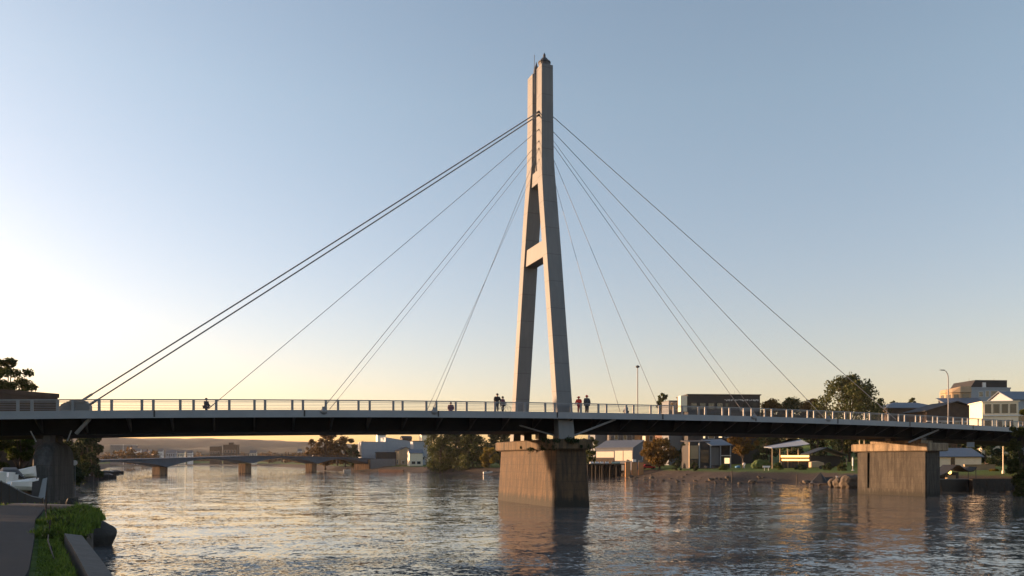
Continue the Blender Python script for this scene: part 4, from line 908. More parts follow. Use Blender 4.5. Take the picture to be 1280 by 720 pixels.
def who(label, px, d, rz, *a, **k): p = on_deck(px, d); return person(label, p.x, p.y, p.z, rz, *a, **k)
who('person in black with dark hair leaning on the railing left of the pylon', 620.8, .75, R(20), M['blackcloth'], M['navy'], 'hair', s=1.04, pose='lean')
who('person in plum clothes behind the dark haired person beside the bicycle', 628.5, 1.7, R(60), M['purple'], M['blackcloth'], 'hair', s=.94, pose='stand')
who('person in a red jacket and red cap just right of the pylon foot', 724.3, .8, R(-30), M['red'], M['red'], 'red', s=.98, pose='lean', hat='red')
who('person in dark grey with a red hat, right of the person in the red jacket', 733.6, .9, R(25), M['navy'], M['blackcloth'], 'red', s=1.08, pose='stand', hat='red')
who('person in plum standing at the far railing between two cable ends', 563.5, 12.0, R(10), M['purple'], M['purple'], 'hair', s=1.0, pose='stand')
who('person in black by the end of the second cable from the left', 257.5, 8.5, R(80), M['blackcloth'], M['blackcloth'], 'hair', s=.98, pose='walk')
who('person in dark blue walking at the far railing right of the red jackets', 783, 10.5, R(-70), M['jeans'], M['navy'], 'hair', s=1.0, pose='walk')
X = XX(930, 199); person('person in white standing on the lawn by the slim tree', X, 199, gz(X, 199), R(-20), M['white'], M['white'], 'hair', s=1.0)
# bicycle beside the person
p = on_deck(629, .95); u_b = curve(t_px(629, .95))[1]
bk = thing('bicycle', 'bicycle leaning inside the railing left of the pylon', 'bicycle', tuple(p), math.atan2(u_b.y, u_b.x))
for a in (-.52, .52):
    m_ = MB(); pts = [(a+.34*math.cos(q), 0, .35+.34*math.sin(q)) for q in np.linspace(0, 2*math.pi, 21)]; m_.tube(pts, .02, 5, caps=False)
    for q in np.linspace(0, math.pi, 7)[:-1]: m_.tube([(a-.33*math.cos(q), 0, .35-.33*math.sin(q)), (a+.33*math.cos(q), 0, .35+.33*math.sin(q))], .003, 3)
    m_.build('wheel', M['rubber'], bk)
m_ = MB()
for a, b_ in (((-.52, 0, .35), (-.2, 0, .85)), ((-.52, 0, .35), (-.05, 0, .32)), ((-.05, 0, .32), (-.2, 0, .92)), ((-.05, 0, .32), (.38, 0, .82)), ((-.18, 0, .82), (.36, 0, .86)), ((.36, 0, .92), (.52, 0, .35))): m_.tube([a, b_], .02, 6)
m_.build('frame', M['white'], bk); MB().blob((-.22, 0, .95), (.14, .06, .03), 1, .05, 2).build('saddle', M['rubber'], bk); MB().tube([(.34, -.28, 1.0), (.36, 0, .96), (.34, .28, 1.0)], .016, 6).build('handlebar', M['rubber'], bk)

# ---------------------------------------------------------------- pavilion and right bank details
YP = 190; X0 = XX(963, YP); g0 = gz(XX(985, YP), YP)-.1
pv = thing('pavilion', 'open riverside pavilion with a white roof edge and a glowing counter strip', 'pavilion', (X0, YP, g0), R(0))
ze = ZZ(560.5, YP)-g0; zr = ZZ(551, YP)-g0
MB().loft([[(0, -1, ze), (7.0, -1, ze+.45), (9.3, -1, ze+1.0), (9.3, 5, ze+1.6), (3.5, 5, ze+1.0), (0, 5, ze+.35)], [(0, -1, ze+.12), (7.0, -1, ze+.57), (9.3, -1, ze+1.12), (9.3, 5, zr+.5), (6.8, 5, zr+.7), (0, 5, ze+.5)]]).build('roof', M['palegrey'], pv)
for x in (.3, 2.2, 4.1, 6.7): MB().box(x-.09, x+.09, -.6, -.42, -.3, ze+.02).build('post', M['tan'], pv)
MB().box(2.4, 9.2, -.9, -.6, ZZ(571.5, YP)-g0, ZZ(569.2, YP)-g0).build('glow_strip', M['glow'], pv); MB().box(2.6, 9.2, -.95, -.65, ZZ(576, YP)-g0, ZZ(574, YP)-g0).build('glow_strip', M['glow'], pv)  # two warm emissive strips along the counter front
MB().box(2.5, 9.2, -.85, -.5, ZZ(574, YP)-g0+.01, ZZ(571.5, YP)-g0-.01).build('counter', M['orange'], pv)
MB().box(2.6, 9.1, -.5, -.3, -.3, ZZ(576, YP)-g0-.02).build('counter_base', M['dark'], pv)
for x in (3.0, 3.9, 4.9, 5.8, 6.9, 8.0, 9.0): MB().box(x-.14, x+.14, -.66, -.52, -.3, ZZ(576.2, YP)-g0-.03).build('panel_post', M['brown'], pv)
mq = thing('marquee', 'black marquee tent right of the glowing pavilion', 'tent', (XX(1011, YP), YP-.3, g0), 0)
MB().loft([[(0, y, 3.6), (4.5, y, 5.2), (9.5, y, 3.3), (9.5, y, 3.1), (4.5, y, 5.0), (0, y, 3.4)] for y in (0, 6)]).build('canopy', M['black'], mq)
MB().box(.2, 9.3, 4, 4.1, -.3, 3.2).build('side_wall', M['black'], mq)
for x in (.2, 9.3): MB().box(x-.06, x+.06, .1, .22, -.4, 3.5).build('pole', M['darkmetal'], mq)
MB().box(0, 0, 0, 0, 0, 0) if False else None
tr2 = thing('trailer', 'tan covered trailer parked in front of the black marquee', 'trailer', (XX(1014, 181), 181, gz(XX(1014, 181), 181)), 0)
bevel(MB().loft([[(0, y, .4), (3.2, y, .4), (3.0, y, 1.5), (1.6, y, 1.9), (0, y, 1.7)] for y in (0, 1.6)]).build('body', M['tan'], tr2), .06)
for a in (2.2,): MB().tube([(a, -.15, .4), (a, .1, .4)], .42, 14).build('wheel', M['rubber'], tr2)
MB().tube([(3.1, .8, .5), (4.2, .8, .5)], .05, 6).build('tow_bar', M['darkmetal'], tr2)
put('parasol', 'folded white parasol on a stand at the left side of the right pier', 'parasol', 1066, 0, 168, MB().lathe([(.35, 0), (.3, .08), (.04, .1), (.04, .9), (.16, 1.0), (.14, 2.6), (.02, 3.0)], 8), 'white')
put('lawn_sign', 'small white information board on the grass left of the pavilion', 'sign', 958, 0, 176, MB().box(-.85, .85, -.04, .04, .7, 1.1).box(-.5, -.42, -.03, .03, -.2, .7).box(.42, .5, -.03, .03, -.2, .7), 'white')
put('hedge_mound', 'rounded green clipped hedge left of the pavilion', 'hedge', 952, 0, 196, MB().blob((0, 0, .6), (2.6, 1.4, 1.7), 9, .12, 4, 2.0, flat=True), mat('hedge_green', (.045, .075, .016), .9, .4, 3, .8), smooth=True)
for i, (px, Y, h2, lab) in enumerate([(792, 200, 2.4, 'wooden mooring pole in the mud right of the jetty'), (846, 172, 2.0, 'wooden mooring pole at the waterline below the autumn tree'), (915, 166, 2.6, 'tall wooden mooring pole on the mud below the modern house'), (996, 158, 2.1, 'wooden mooring pole on the mud below the glowing counter')]):
    X = XX(px, Y); o = MB().lathe([(.13, -1.5), (.12, h2-.1), (.09, h2)], 7).build('mooring_pole', M['wood']); o.location = (X, Y, gz(X, Y)); o.rotation_euler = (R(3*(i % 2)-1), R(2-i), 0); tag(o, lab, 'pole', 'mooring poles along the right bank')
# tarp covered beached boat
o = put('beached_boat', 'black tarpaulin covered boat pulled up on the mud left of the brown boulders', 'boat', 1027, 0, 152, MB().loft([[(-2.2, -1.1, 0), (-1.9, 1.1, 0), (-1.9, 0, .3)], [(-.2, -1.2, 0), (-.2, 1.2, 0), (-.2, 0, 2.1)], [(.6, -1.2, 0), (.6, 1.2, 0), (.6, 0, 1.1)], [(2.4, -.9, 0), (2.4, .9, 0), (2.2, 0, 1.2)]]), 'black'); o.location.z = .5
BG = 'brown boulders along the water beside the right pier'
for i, (px, Y, r, lab) in enumerate([(1043, 141, 1.1, 'smallest brown boulder beside the black covered boat'), (1052.5, 139, 1.5, 'middle brown boulder under the white bird'), (1064, 136, 1.9, 'largest brown boulder touching the right pier')]):
    o = MB().blob((0, 0, .4), (r*1.1, r*.8, r*.85), i+5, .10, 3, 1.3).build('boulder', M['rockb']); o.location = (XX(px, Y), Y, .4); tag(o, lab, 'boulder', BG)
gl = thing('gull', 'white gull perched on the brown boulders', 'gull', (XX(1046.5, 140.5), 140.5, 1.72), R(20))
bd = MB(); bd.blob((0, 0, .16), (.26, .12, .13), 1, .05, 2); bd.blob((-.24, 0, .32), (.08, .07, .08), 1, .03, 2); bd.tube([(-.14, 0, .2), (-.24, 0, .32)], .06, 6); bd.tube([(.2, 0, .17), (.45, 0, .15)], [.08, .02], 6); bd.build('body', M['white'], gl, smooth=True)
MB().tube([(-.30, 0, .32), (-.40, 0, .30)], [.02, .005], 5).build('beak', M['orange'], gl); MB().tube([(0, .04, 0), (0, .04, .1)], .012, 4).build('leg', M['orange'], gl); MB().tube([(0, -.04, 0), (0, -.04, .1)], .012, 4).build('leg', M['orange'], gl)
# mud debris stones
rr = random.Random(9); m_ = MB()
for i in range(420):
    t = rr.random()*13.2; k = int(t)+11; 
    if k+1 >= len(RIGHT): continue
    a = Vector(RIGHT[k-2]); b_ = Vector(RIGHT[k-1]); q = a.lerp(b_, t % 1); nx, ny = (b_-a).y, -(b_-a).x; l = math.hypot(nx, ny); o_ = rr.random()**2*7
    x, y = q.x-nx/l*(-o_), q.y-ny/l*(-o_)
    if river_dist(np.array([x]), np.array([y]))[0] < -.8: x, y = q.x-nx/l*o_, q.y-ny/l*o_
    s = rr.uniform(.15, .45)*(2.2 if rr.random() < .12 else 1); m_.blob((x, y, gz(x, y)+s*.2), (s, s*.8, s*.6), i, .25, 1)
tag(m_.build('shore_stones', M['rockb']), 'scattered stones along the muddy right bank', 'stones', kind='stuff')
# behind / right of the right pier
sh = building('blue_roof_shed', 'shed with a blue roof and cream front just right of the right pier', 1166, 153, 9.0, 5, ZZ(560.5, 153), -8, 'cream', 'shed', 'roofblue', 1.7, cat='shed', over=.4, wins=[(3.2, .9, 1.0, 1.9, 'f', 'glass', 'cream')])
building('garden_wall', 'tan garden wall between the blue roofed shed and the lit pole', 1206, 147, 5.8, .4, ZZ(580.5, 147), 0, 'tan', roofm='tan', cat='wall', over=.06, parapet=.15)
T(1243, 140, 586.5, 11, 'round_bush', 'yellow green clipped bush at the foot of the tan garden wall', 'lf_yellow', n=1500, leaf=.14, seed=91, shape='dome', trunk=.0, cat='bush')
YB = 120.5
bt = thing('covered_boat', 'black flat hulled boat with a peaked black canopy moored right of the right pier', 'boat', (XX(1176, YB), YB, 0), R(6))
MB().loft([[(x, 0+i_, .0), (x, 3.2-i_, .0), (x, 3.2, 1.9), (x, 0, 1.9)] for x, i_ in ((-.2, .5), (.4, .1), (4.4, .1), (5.2, .6))]).build('hull', M['black'], bt)
MB().box(-.1, 5.1, -.08, 0, 1.9, 2.02).build('gunwale', M['lampmetal'], bt)
ca = MB(); rings = []
for y in (-.1, 3.2):
    pass
xs_ = np.linspace(-.3, 6.0, 14); top = np.interp(xs_, [-.3, 1.2, 2.8, 4.4, 5.4, 6.0], [2.5, 3.1, 4.35, 3.3, 3.15, 3.9])
ca.loft([[(x, -.1, z), (x, 3.2, z), (x, 3.2, z-.14), (x, -.1, z-.14)] for x, z in zip(xs_, top)]).build('canopy', M['black'], bt)
MB().box(-.2, 5.2, 3.0, 3.1, 1.9, 3.0).build('back_screen', M['black'], bt)
for x in (-.2, 1.0, 4.6, 5.9): MB().box(x-.04, x+.04, -.05, .03, 1.9, float(np.interp(x, xs_, top))-.1).build('canopy_post', M['darkmetal'], bt)
MB().blob((2.6, 1.5, 3.0), (.28, .28, .32), 1, .1, 2).build('lantern', M['glow'], bt); MB().box(2.0, 3.4, 1.2, 1.8, 1.9, 2.5).build('bench', M['tan'], bt)
po = put('pole', 'tall slim pole lit orange near the right edge', 'pole', 1254, 0, 132, MB().lathe([(.22, 0), (.22, .5), (.09, .55), (.08, 4.9), (.14, 4.95), (.14, 5.2), (.02, 5.25)], 8), 'cream')
sc_ = thing('scooter', 'pale parked motor scooter on the bank at the right edge', 'scooter', (XX(1268, 131), 131, gz(XX(1268, 131), 131)), R(10))
for a in (-.6, .6): MB().tube([(a, -.06, .25), (a, .06, .25)], .25, 12).build('wheel', M['rubber'], sc_)
MB().loft([[(a, s*.2, z) for a, z in ((-.9, .45), (-.1, .3), (.4, .35), (.7, .95), (.55, 1.05), (.25, .5), (-.1, .5), (-.25, .85), (-.95, .8))] for s in (-1, 1)]).build('body', M['palegrey'], sc_); MB().tube([(.55, -.3, 1.1), (.6, .3, 1.1)], .03, 6).build('handlebar', M['rubber'], sc_)
rw = MB()
rr = random.Random(4)
for j in range(5):
    x = 0.
    while x < 11.5:
        w = rr.uniform(.5, 1.1); rw.box(x, x+w-.06, rr.uniform(-.06, .04)+j*.1, 1.2, j*.52-.6, j*.52-.6+.48); x += w
rw.box(0, 11.5, .35, 1.3, -1, 2.05)
o = rw.build('stone_wall', M['rock']); o.location = (XX(1217, 119), 119, 0); o.rotation_euler.z = R(-2); tag(o, 'dark stone river wall right of the moored covered boat', 'wall')
p = P(t_px(1192, 4.5), 2.0, -2.5)
hs = thing('hanging_sign', 'small pale lavender board hanging under the bridge right of the right pier', 'sign', tuple(p))
MB().box(-.55, .55, -.03, .03, -.45, .25).build('board', M['palegrey'], hs)
for a in (-.4, .4): MB().tube([(a, 0, .25), (a, 0, .75)], .02, 4).build('hanger', M['darkmetal'], hs)
# hill houses above the railing
YA = 214
building('low_roof_house', 'low house with a grey blue roof left of the dark gabled house', 1109, 236, 17, 10, ZZ(501.5, 236), 3, 'brown', 'hip', 'roofblue', 2.0, z0=8, over=.8, wins=grid(1, 5, 3.2, 4.2, 1.7, 1.4))
building('dark_gable_house', 'dark house with a wide low gable and white windows behind the street lamp', 1158, 208, 16.5, 10, ZZ(502, 208), 4, 'brown', 'gabley', 'roofdark', 2.6, z0=7, over=.9, wins=grid(1.2, 5, 3.1, 6.8, 2.0, 1.6))
MB().box(0, 16.5, -.35, -.02, 8.55, 8.75).build('white_fascia', M['white'], [o for o in COL.objects if o.name == 'dark_gable_house'][0])
building('blue_roof_house', 'house with a broad plain blue roof above the dark gabled house', 1190, 226, 11, 9, ZZ(495, 226), -6, 'grey', 'shed', 'roofblue', 3.2, z0=8, over=.5, wins=grid(1, 3, 3, 5, 1.5, 1.3))
tb_ = building('apartment_house', 'multi storey pale grey house with a dark rooftop storey at the upper right', 1214, 236, 12.6, 12, ZZ(484, 236), 4, 'palegrey', roofm='palegrey', z0=10, over=.15, parapet=.4, wins=[(4.6, ZZ(496, 236)-10, 1.2, 1.9, 'f'), (6.2, ZZ(496, 236)-10, 2.4, 1.9, 'f'), (9.2, ZZ(492, 236)-10, 2.0, .8, 'f'), (2.4, ZZ(496, 236)-10, 1.4, 1.6, 'f')])
hh = ZZ(484, 236)-10
MB().loft([[(x0, y, hh) for x0, y in ((.2, .6), (12.0, .6), (12.0, 11), (.2, 11))], [(x0, y, hh+2.3) for x0, y in ((1.8, .6), (12.0, .6), (12.0, 11), (1.8, 11))]]).build('rooftop_storey', M['roofdark'], tb_)
MB().box(3.9, 4.9, .2, .7, hh+.02, hh+1.5).build('chimney', M['white'], tb_)
for x in (2.8, 11.0): MB().tube([(x, 5, hh+2.3), (x, 5, hh+3.3)], .05, 5).build('vent_pipe', M['darkmetal'], tb_)
# curved wing
cw = MB(); fl = ZZ(500, 236)-10; tp = ZZ(486.5, 236)-10
arc = [(-6.2, 6.0), (-6.0, 3.6), (-5.0, 1.7), (-3.2, .5), (-.16, -.2)]
cw.prism(arc+[(-.16, 6)], 0, tp-1.0).build('curved_wing', M['tan'], tb_)
MB().loft([[(x*1.04-.1, y-.4, tp-.95) for x, y in arc]+[(-.1, 6, tp-.95)], [(x*.96, y, tp+(.9 if x > -4 else .1)) for x, y in arc]+[(-.1, 6, tp+1.2)]]).build('curved_roof', M['tan'], tb_)
for i in range(4):
    x0, y0 = arc[i]; x1, y1 = arc[i+1]; a = Vector((x0, y0)).lerp(Vector((x1, y1)), .2); b_ = Vector((x0, y0)).lerp(Vector((x1, y1)), .8); nn = Vector((y1-y0, -(x1-x0))).normalized()*-.0
    nn = Vector(((y1-y0), -(x1-x0))).normalized(); 
    if nn.y > 0: nn = -nn
    MB().loft([[(a.x, a.y, z), (b_.x, b_.y, z), (b_.x+nn.x*.06, b_.y+nn.y*.06, z), (a.x+nn.x*.06, a.y+nn.y*.06, z)] for z in (tp-3.0, tp-1.5)]).build('wing_window', M['glass'], tb_)
lh = building('sunroom_house', 'cream two storey house with a row of four large sunroom windows at the right', 1228, 178, 7.4, 9, ZZ(501.5, 178), -14, 'cream', z0=6.5, over=.25, parapet=.22, roofm='cream', wins=[])
hb = ZZ(501.5, 178)-6.5
for i in range(4): window(lh, .35+i*1.72, hb-3.0, 1.6, 2.4, 'f', (7.4, 9), 'glass', 'cream', .13)
for i in range(3): window(lh, .35+i*2.3, hb-6.3, 1.5, 2.0, 'f', (7.4, 9), 'glass', 'cream', .10)
MB().box(-.1, 7.5, -.30, -.004, hb-3.5, hb-3.25).build('ledge', M['white'], lh)
building('right_house', 'house with a blue roof and dark wide window cut by the right edge', 1266, 184, 9, 9, ZZ(488, 184), 2, 'palegrey', 'gable', 'roofblue', 2.2, z0=7, over=.5, wins=[(1.0, 6.6, 3.4, 2.2, 'f'), (5.6, 6.6, 2.4, 2.2, 'f')])

# ---------------------------------------------------------------- left bank details
def boat(label, px, Y, L_, rz, group, h=.9, cabin=False):
    X = XX(px, Y); r_ = thing('moored_boat', label, 'boat', (X, Y, 0), rz, group); rings = []
    for i in range(9):
        t = i/8; w = 1.1*(math.sin(min(1, t*1.3+.25)*math.pi/2))*(1 if t < .55 else math.sqrt(max(.01, 1-((t-.55)/.45)**2))); x_ = (t-.5)*L_; sh_ = h*(1+.35*t*t)
        rings.append([(x_, -w*.6, -.3), (x_, -w, sh_), (x_, w, sh_), (x_, w*.6, -.3)])
    MB().loft(rings).build('hull', M['black'], r_, smooth=False)
    MB().loft([[(x_, -.75, h), (x_, .75, h), (x_, .5, h+c), (x_, -.5, h+c)] for x_, c in ((-L_*.4, .3), (-L_*.1, .65), (L_*.15, .6), (L_*.3, .15))]).build('cover', M['darkmetal'], r_)
    if cabin: MB().box(-L_*.25, 0, -.6, .6, h, h+1.2).build('cabin', M['lampmetal'], r_)
    MB().tube([(-L_*.45, 0, h), (-L_*.45, 0, h+.9)], .04, 5).build('mooring_pole', M['white'], r_)
    return r_
MBG = 'black boats moored on the left bank'
for px, Y, L_, rz, c, lab in [(93, 182, 8.5, 8, False, 'nearest black moored boat touching the left pier'), (103, 198, 8, 5, True, 'black moored boat with a grey cabin beside the left pier'), (120, 203, 7, -3, False, 'black moored boat with covers in the middle of the row'), (134, 206, 5, 0, False, 'small black moored boat at the right end of the near row'), (118, 262, 9, 3, True, 'long black moored boat with a cabin in the far row'), (134, 268, 8, 0, False, 'long low black moored boat at the right of the far row'), (146, 285, 5, 4, False, 'tiny black boat furthest out on the water by the left bank')]:
    boat(lab, px, Y, L_, R(rz), MBG, .9, c)
dk = thing('pontoon', 'low dark floating pontoon behind the moored boats', 'pontoon', (XX(90, 212), 212, 0), R(-4))
MB().box(-4, 9, 0, 1.6, -.1, .45).build('deck', M['wood'], dk)
for x in (-3, 1, 5, 8.5): MB().lathe([(.12, -1), (.12, 1.7)], 6, (x, .2, 0)).build('post', M['wood'], dk)
rs_ = thing('round_sign', 'round white sign on a post on the bank right of the left pier', 'sign', (XX(93.5, 96), 96, gz(XX(93.5, 96), 96)))
zz = ZZ(578.5, 96)-rs_.location.z
MB().tube([(0, -.04, zz), (0, .0, zz)], .33, 20).build('sign_disc', M['white'], rs_); MB().lathe([(.05, -1.5), (.04, zz)], 6, (0, .06, 0)).build('post', M['lampmetal'], rs_)
# rowing boats / covered white boats under the bridge
WB = 'white boats stored on the grass under the bridge'
def stored(label, px, py, Y, L_, rz, cover, tilt=0):
    p = PX(px, py, Y); r_ = thing('stored_boat', label, 'boat', tuple(p), rz, WB); rings = []; r_.rotation_euler.y = tilt
    for i in range(14):
        t = i/13; w = .75*(math.sin(min(1, t*1.3+.3)*math.pi/2))*(1 if t < .55 else math.sqrt(max(.01, 1-((t-.55)/.45)**2))); x_ = (t-.5)*L_
        hh_ = .52+.3*t*t; rings.append([(x_, -w*.12, .0), (x_, -w*.62, .08), (x_, -w*.93, .28), (x_, -w, hh_), (x_, -w*.86, hh_), (x_, -w*.5, hh_-.3), (x_, w*.5, hh_-.3), (x_, w*.86, hh_), (x_, w, hh_), (x_, w*.93, .28), (x_, w*.62, .08), (x_, w*.12, .0)])
    bevel(MB().loft(rings).build('hull', M['white'], r_, smooth=False), .02)
    if cover: MB().loft([[(x_, -.8, .5), (x_, -.35, .62+c), (x_, .35, .62+c), (x_, .8, .5)] for x_, c in ((-L_*.45, .05), (-L_*.1, .45), (L_*.2, .4), (L_*.42, .2))]).build('cover', M['black'], r_)
    for a in (-L_*.25, L_*.2): MB().box(a-.08, a+.08, -.6, .6, -.7, .02).build('cradle', M['wood'], r_)
stored('white stored boat at the very left edge with an open top', -3, 603, 46, 2.6, R(-35), False, R(8))
stored('white stored boat with a black cover in front of the left pier', 12, 606, 48, 2.6, R(-55), True, R(6))
stored('white stored boat standing behind the covered one by the left pier', 22, 598, 56, 2.4, R(40), False, R(-5))
stored('small white stored boat lowest beside the white banner', 28, 614, 44, 1.5, R(60), False, R(4))
# black curved fabric fence
tops = [(-40, 585), (0, 602), (10, 606.5), (20, 612), (30, 617), (40, 621), (52, 623.5)]
YF = 38.0; m_ = MB(); pts = [PX(x, y, YF+i*.5) for i, (x, y) in enumerate(tops)]
ring = []
for p in pts:
    gzv = gz(p.x, p.y)-.1; ring.append([(p.x, p.y-.03, gzv), (p.x, p.y+.03, gzv), (p.x, p.y+.03, p.z), (p.x, p.y-.03, p.z)])
ff = thing('fabric_fence', 'black fabric fence curving down towards the left pier', 'fence', tuple(ring[0][0]))
MB(True).loft(ring).build('fabric', M['black'], ff)
for p in pts: MB(True).tube([(p.x, p.y+.08, gz(p.x, p.y)-.2), (p.x, p.y+.08, p.z+.05)], .04, 6).build('stake', M['wood'], ff)
MB(True).tube([p+Vector((0, 0, .03)) for p in pts], .03, 6).build('top_rail', M['lampmetal'], ff)
bn = thing('banner', 'pale upright banner board leaning at the foot of the left pier', 'banner', tuple(PX(39, 621, 41)), R(12))
MB().loft([[(0, y, .0), (.62, y, -.1), (.75, y, .95), (.05, y, .80)] for y in (0, .04)]).build('dark_panel', M['darkmetal'], bn)
MB().loft([[(.35, y, -.12), (.66, y, -.14), (.78, y, 1.02), (.58, y, .96)] for y in (-.06, -.004)]).build('white_edge', M['palegrey'], bn)
# path
pm = [(-4.5, 6.5), (-7.3, 11.6), (-10.2, 16.4), (-13.3, 21.4), (-16.6, 27.3), (-18.6, 28.6)]
m_ = MB(); vs = []
Lp = [(x-3.6, y-1.6) for x, y in pm[:4]]+[(-20.2, 25.6), (-21, 26.0)]
for (x, y), (a, b_) in zip(pm, Lp): vs += [(x, y, 3.07), (a, b_, 3.07), (x, y, 2.6), (a, b_, 2.6)]
fs = []
for i in range(len(pm)-1): q = i*4; fs += [(q, q+4, q+5, q+1), (q, q+2, q+6, q+4), (q+1, q+5, q+7, q+3)]
fs += [(q, q+4, q+6, q+2) for q in ()]
q = (len(pm)-1)*4; fs += [(q, q+1, q+3, q+2)]
# widen the path to the left past the frame edge
vs += [(-40, 22, 3.07), (-40, 28.6, 3.07), (-30, 5, 3.07)]; nb = (len(pm))*4
fs += [(q, nb+1, nb, q+1), (1, 5, nb+2), (5, 9, nb+2), (9, 13, nb, nb+2), (13, 17, nb)]
tag(m_.add(vs, fs).build('path', M['asphalt']), kind='structure')
# concrete end wall across the strip and rounded corner
ew = thing('end_wall', 'low dark concrete wall with a rounded end crossing the grass strip by the water', 'wall', (-16.8, 28.2, 2.2), math.atan2(-1.0, 2.6))
bevel(MB().box(-2.2, 1.62, -.35, .35, -3.5, .93).build('wall', M['conc'], ew), .16, 4)
# retaining wall of planks with concrete coping near the camera
cp_ = [(-4.9, 9.4), (-7.3, 13.2), (-9.75, 17.0)]
rw_ = thing('retaining_wall', 'black boarded river wall with a pale concrete coping at the bottom left', 'wall', (-7, 12.6, 2))
for i in range(2):
    a = Vector((*cp_[i], 0)); b_ = Vector((*cp_[i+1], 0)); d = (b_-a).normalized(); nn = Vector((d.y, -d.x, 0))
    MB(True).loft([[tuple(q+nn*o_+Vector((0, 0, z+dz))) for o_, z in ((-.14, 3.06), (.20, 3.0), (.20, 2.76), (-.14, 2.76))] for q, dz in ((a, .0 if i == 0 else .02), (b_-d*.01, .02 if i == 0 else .06))]).build('coping', M['concpale'], rw_)
    MB(True).loft([[tuple(q+nn*o_+Vector((0, 0, z))) for o_, z in ((-.10, 2.72), (.16, 2.72), (.22, -1.5), (-.10, -1.5))] for q in (a, b_)]).build('wall', M['conc'], rw_)
a = Vector((-9.75, 17.0, 0)); b_ = Vector((-14.6, 26.0, 0)); d = (b_-a).normalized(); nn = Vector((d.y, -d.x, 0))
MB(True).loft([[tuple(q+nn*o_+Vector((0, 0, z))) for o_, z in ((-.12, 2.70), (.12, 2.70), (.16, -1.5), (-.12, -1.5))] for q in (a, b_)]).build('boarding', M['wood'], rw_)
# sagging black cloth fence and stakes
sf = thing('cloth_barrier', 'sagging black cloth barrier strung on thin stakes at the head of the coping', 'barrier', (-10, 16, 3))
st_ = [PX(59, 668, 17.6), PX(72, 690, 15.4), PX(84, 706, 13.6)]
rg = []
for i in range(9):
    t = i/8; q = st_[0].lerp(st_[1], t*2) if t < .5 else st_[1].lerp(st_[2], t*2-1); zt2 = q.z-.12*math.sin(t*2*math.pi % math.pi)+.0; off = .06*math.sin(i*2.1)
    rg.append([(q.x+off, q.y, 2.5), (q.x+off+.03, q.y+.03, 2.5), (q.x+off*.3+.03, q.y+.03, max(2.7, zt2)), (q.x+off*.3, q.y, max(2.7, zt2))])
MB(True).loft(rg).build('cloth', M['black'], sf, smooth=False)
for q, tp_ in ((PX(57, 640, 24.5), 3.75), (PX(61, 668, 17.8), 3.35), (PX(62, 690, 15.0), 3.05), (PX(84, 706, 13.5), 3.0)):
    MB(True).tube([(q.x, q.y, 2.7), (q.x+.03, q.y, tp_)], .022, 6).build('stake', M['wood'], sf)
MB(True).tube([PX(54, 622, 26), PX(57, 640, 24.5), PX(61, 660, 19.0), PX(60, 676, 15.5), PX(68, 700, 13.6)], .014, 5).build('rope', M['wood'], sf)
cs = []; rs = []
for k in range(46):
    t = random.random(); q = Vector((-9.9, 17.2, 0)).lerp(Vector((-14.7, 26.0, 0)), t); cs.append((q.x+random.uniform(-.5, .25), q.y+random.uniform(-.2, .2), random.uniform(2.55, 3.25))); rs.append(random.uniform(.12, .34))
v, f = leaves(cs, rs, 4200, .07, .7, 77)
m_ = MB(); m_.add(v.tolist(), f.tolist()); tag(m_.build('weeds', M['lf_green']), 'leafy weeds hanging over the river wall between the path and the water', 'weeds', kind='stuff')
# rock at the water
o = MB().blob((0, 0, 0), (1.0, .8, .8), 21, .12, 4, .7).build('boulder', M['rock'], smooth=True)
o.location = (XX(122, 43), 43, .55); o.scale = (.95, 1, 1.05); tag(o, 'dark smooth boulder standing in the water beside the end wall', 'boulder')
o = MB().blob((0, 0, 0), (.35, .5, 1.0), 23, .3, 3, 1.4).build('tree_stump', M['rock']); o.location = (XX(89.5, 60), 60, .9); tag(o, 'dark stump at the right foot of the left pier', 'stump')
# grass tufts
def blades(zone, n, hmin, hmax, seed, w=.012):
    r_ = random.Random(seed); vs = []; fs = []
    while len(vs) < n*5:
        x, y, k = zone(r_); z = (gz(x, y) if y > 29 else 2.98)-.03; h_ = r_.uniform(hmin, hmax)*k; a = r_.random()*6.28; l = r_.uniform(.15, .7)*h_; dx, dy = math.cos(a), math.sin(a)
        i = len(vs); ww = w*r_.uniform(.7, 1.5)
        vs += [(x-dy*ww, y+dx*ww, z), (x+dy*ww, y-dx*ww, z), (x+dx*l*.35-dy*ww*.7, y+dy*l*.35+dx*ww*.7, z+h_*.6), (x+dx*l*.35+dy*ww*.7, y+dy*l*.35-dx*ww*.7, z+h_*.6), (x+dx*l, y+dy*l, z+h_*.93)]
        fs += [(i, i+1, i+3, i+2), (i+2, i+3, i+4)]
    return vs, fs
def zone1(r_):
    t = r_.random(); y = 9.2+t*18; xl = np.interp(y, [6.5, 11.6, 16.4, 21.4, 27.3], [-4.5, -7.3, -10.2, -13.3, -16.6])+.1; xr = np.interp(y, [9.4, 13.2, 17.0, 26], [-4.9, -7.3, -9.75, -14.6])-.3
    x = xl+(xr-xl)*r_.random(); return x, y, (.45 if x < xl+.35 else 1.0)
va, fa = blades(zone1, 14000, .05, .15, 1, .010)
m_ = MB(); m_.add(va, fa)
tuf = [(-12.1, 21.4, .5), (-13.2, 23.6, .55), (-11.4, 20.0, .45), (-13.9, 24.7, .5), (-12.6, 22.6, .4), (-10.8, 18.6, .4), (-14.2, 25.3, .4), (-12.7, 21.6, .35), (-10.6, 17.9, .35), (-11.9, 20.8, .4)]
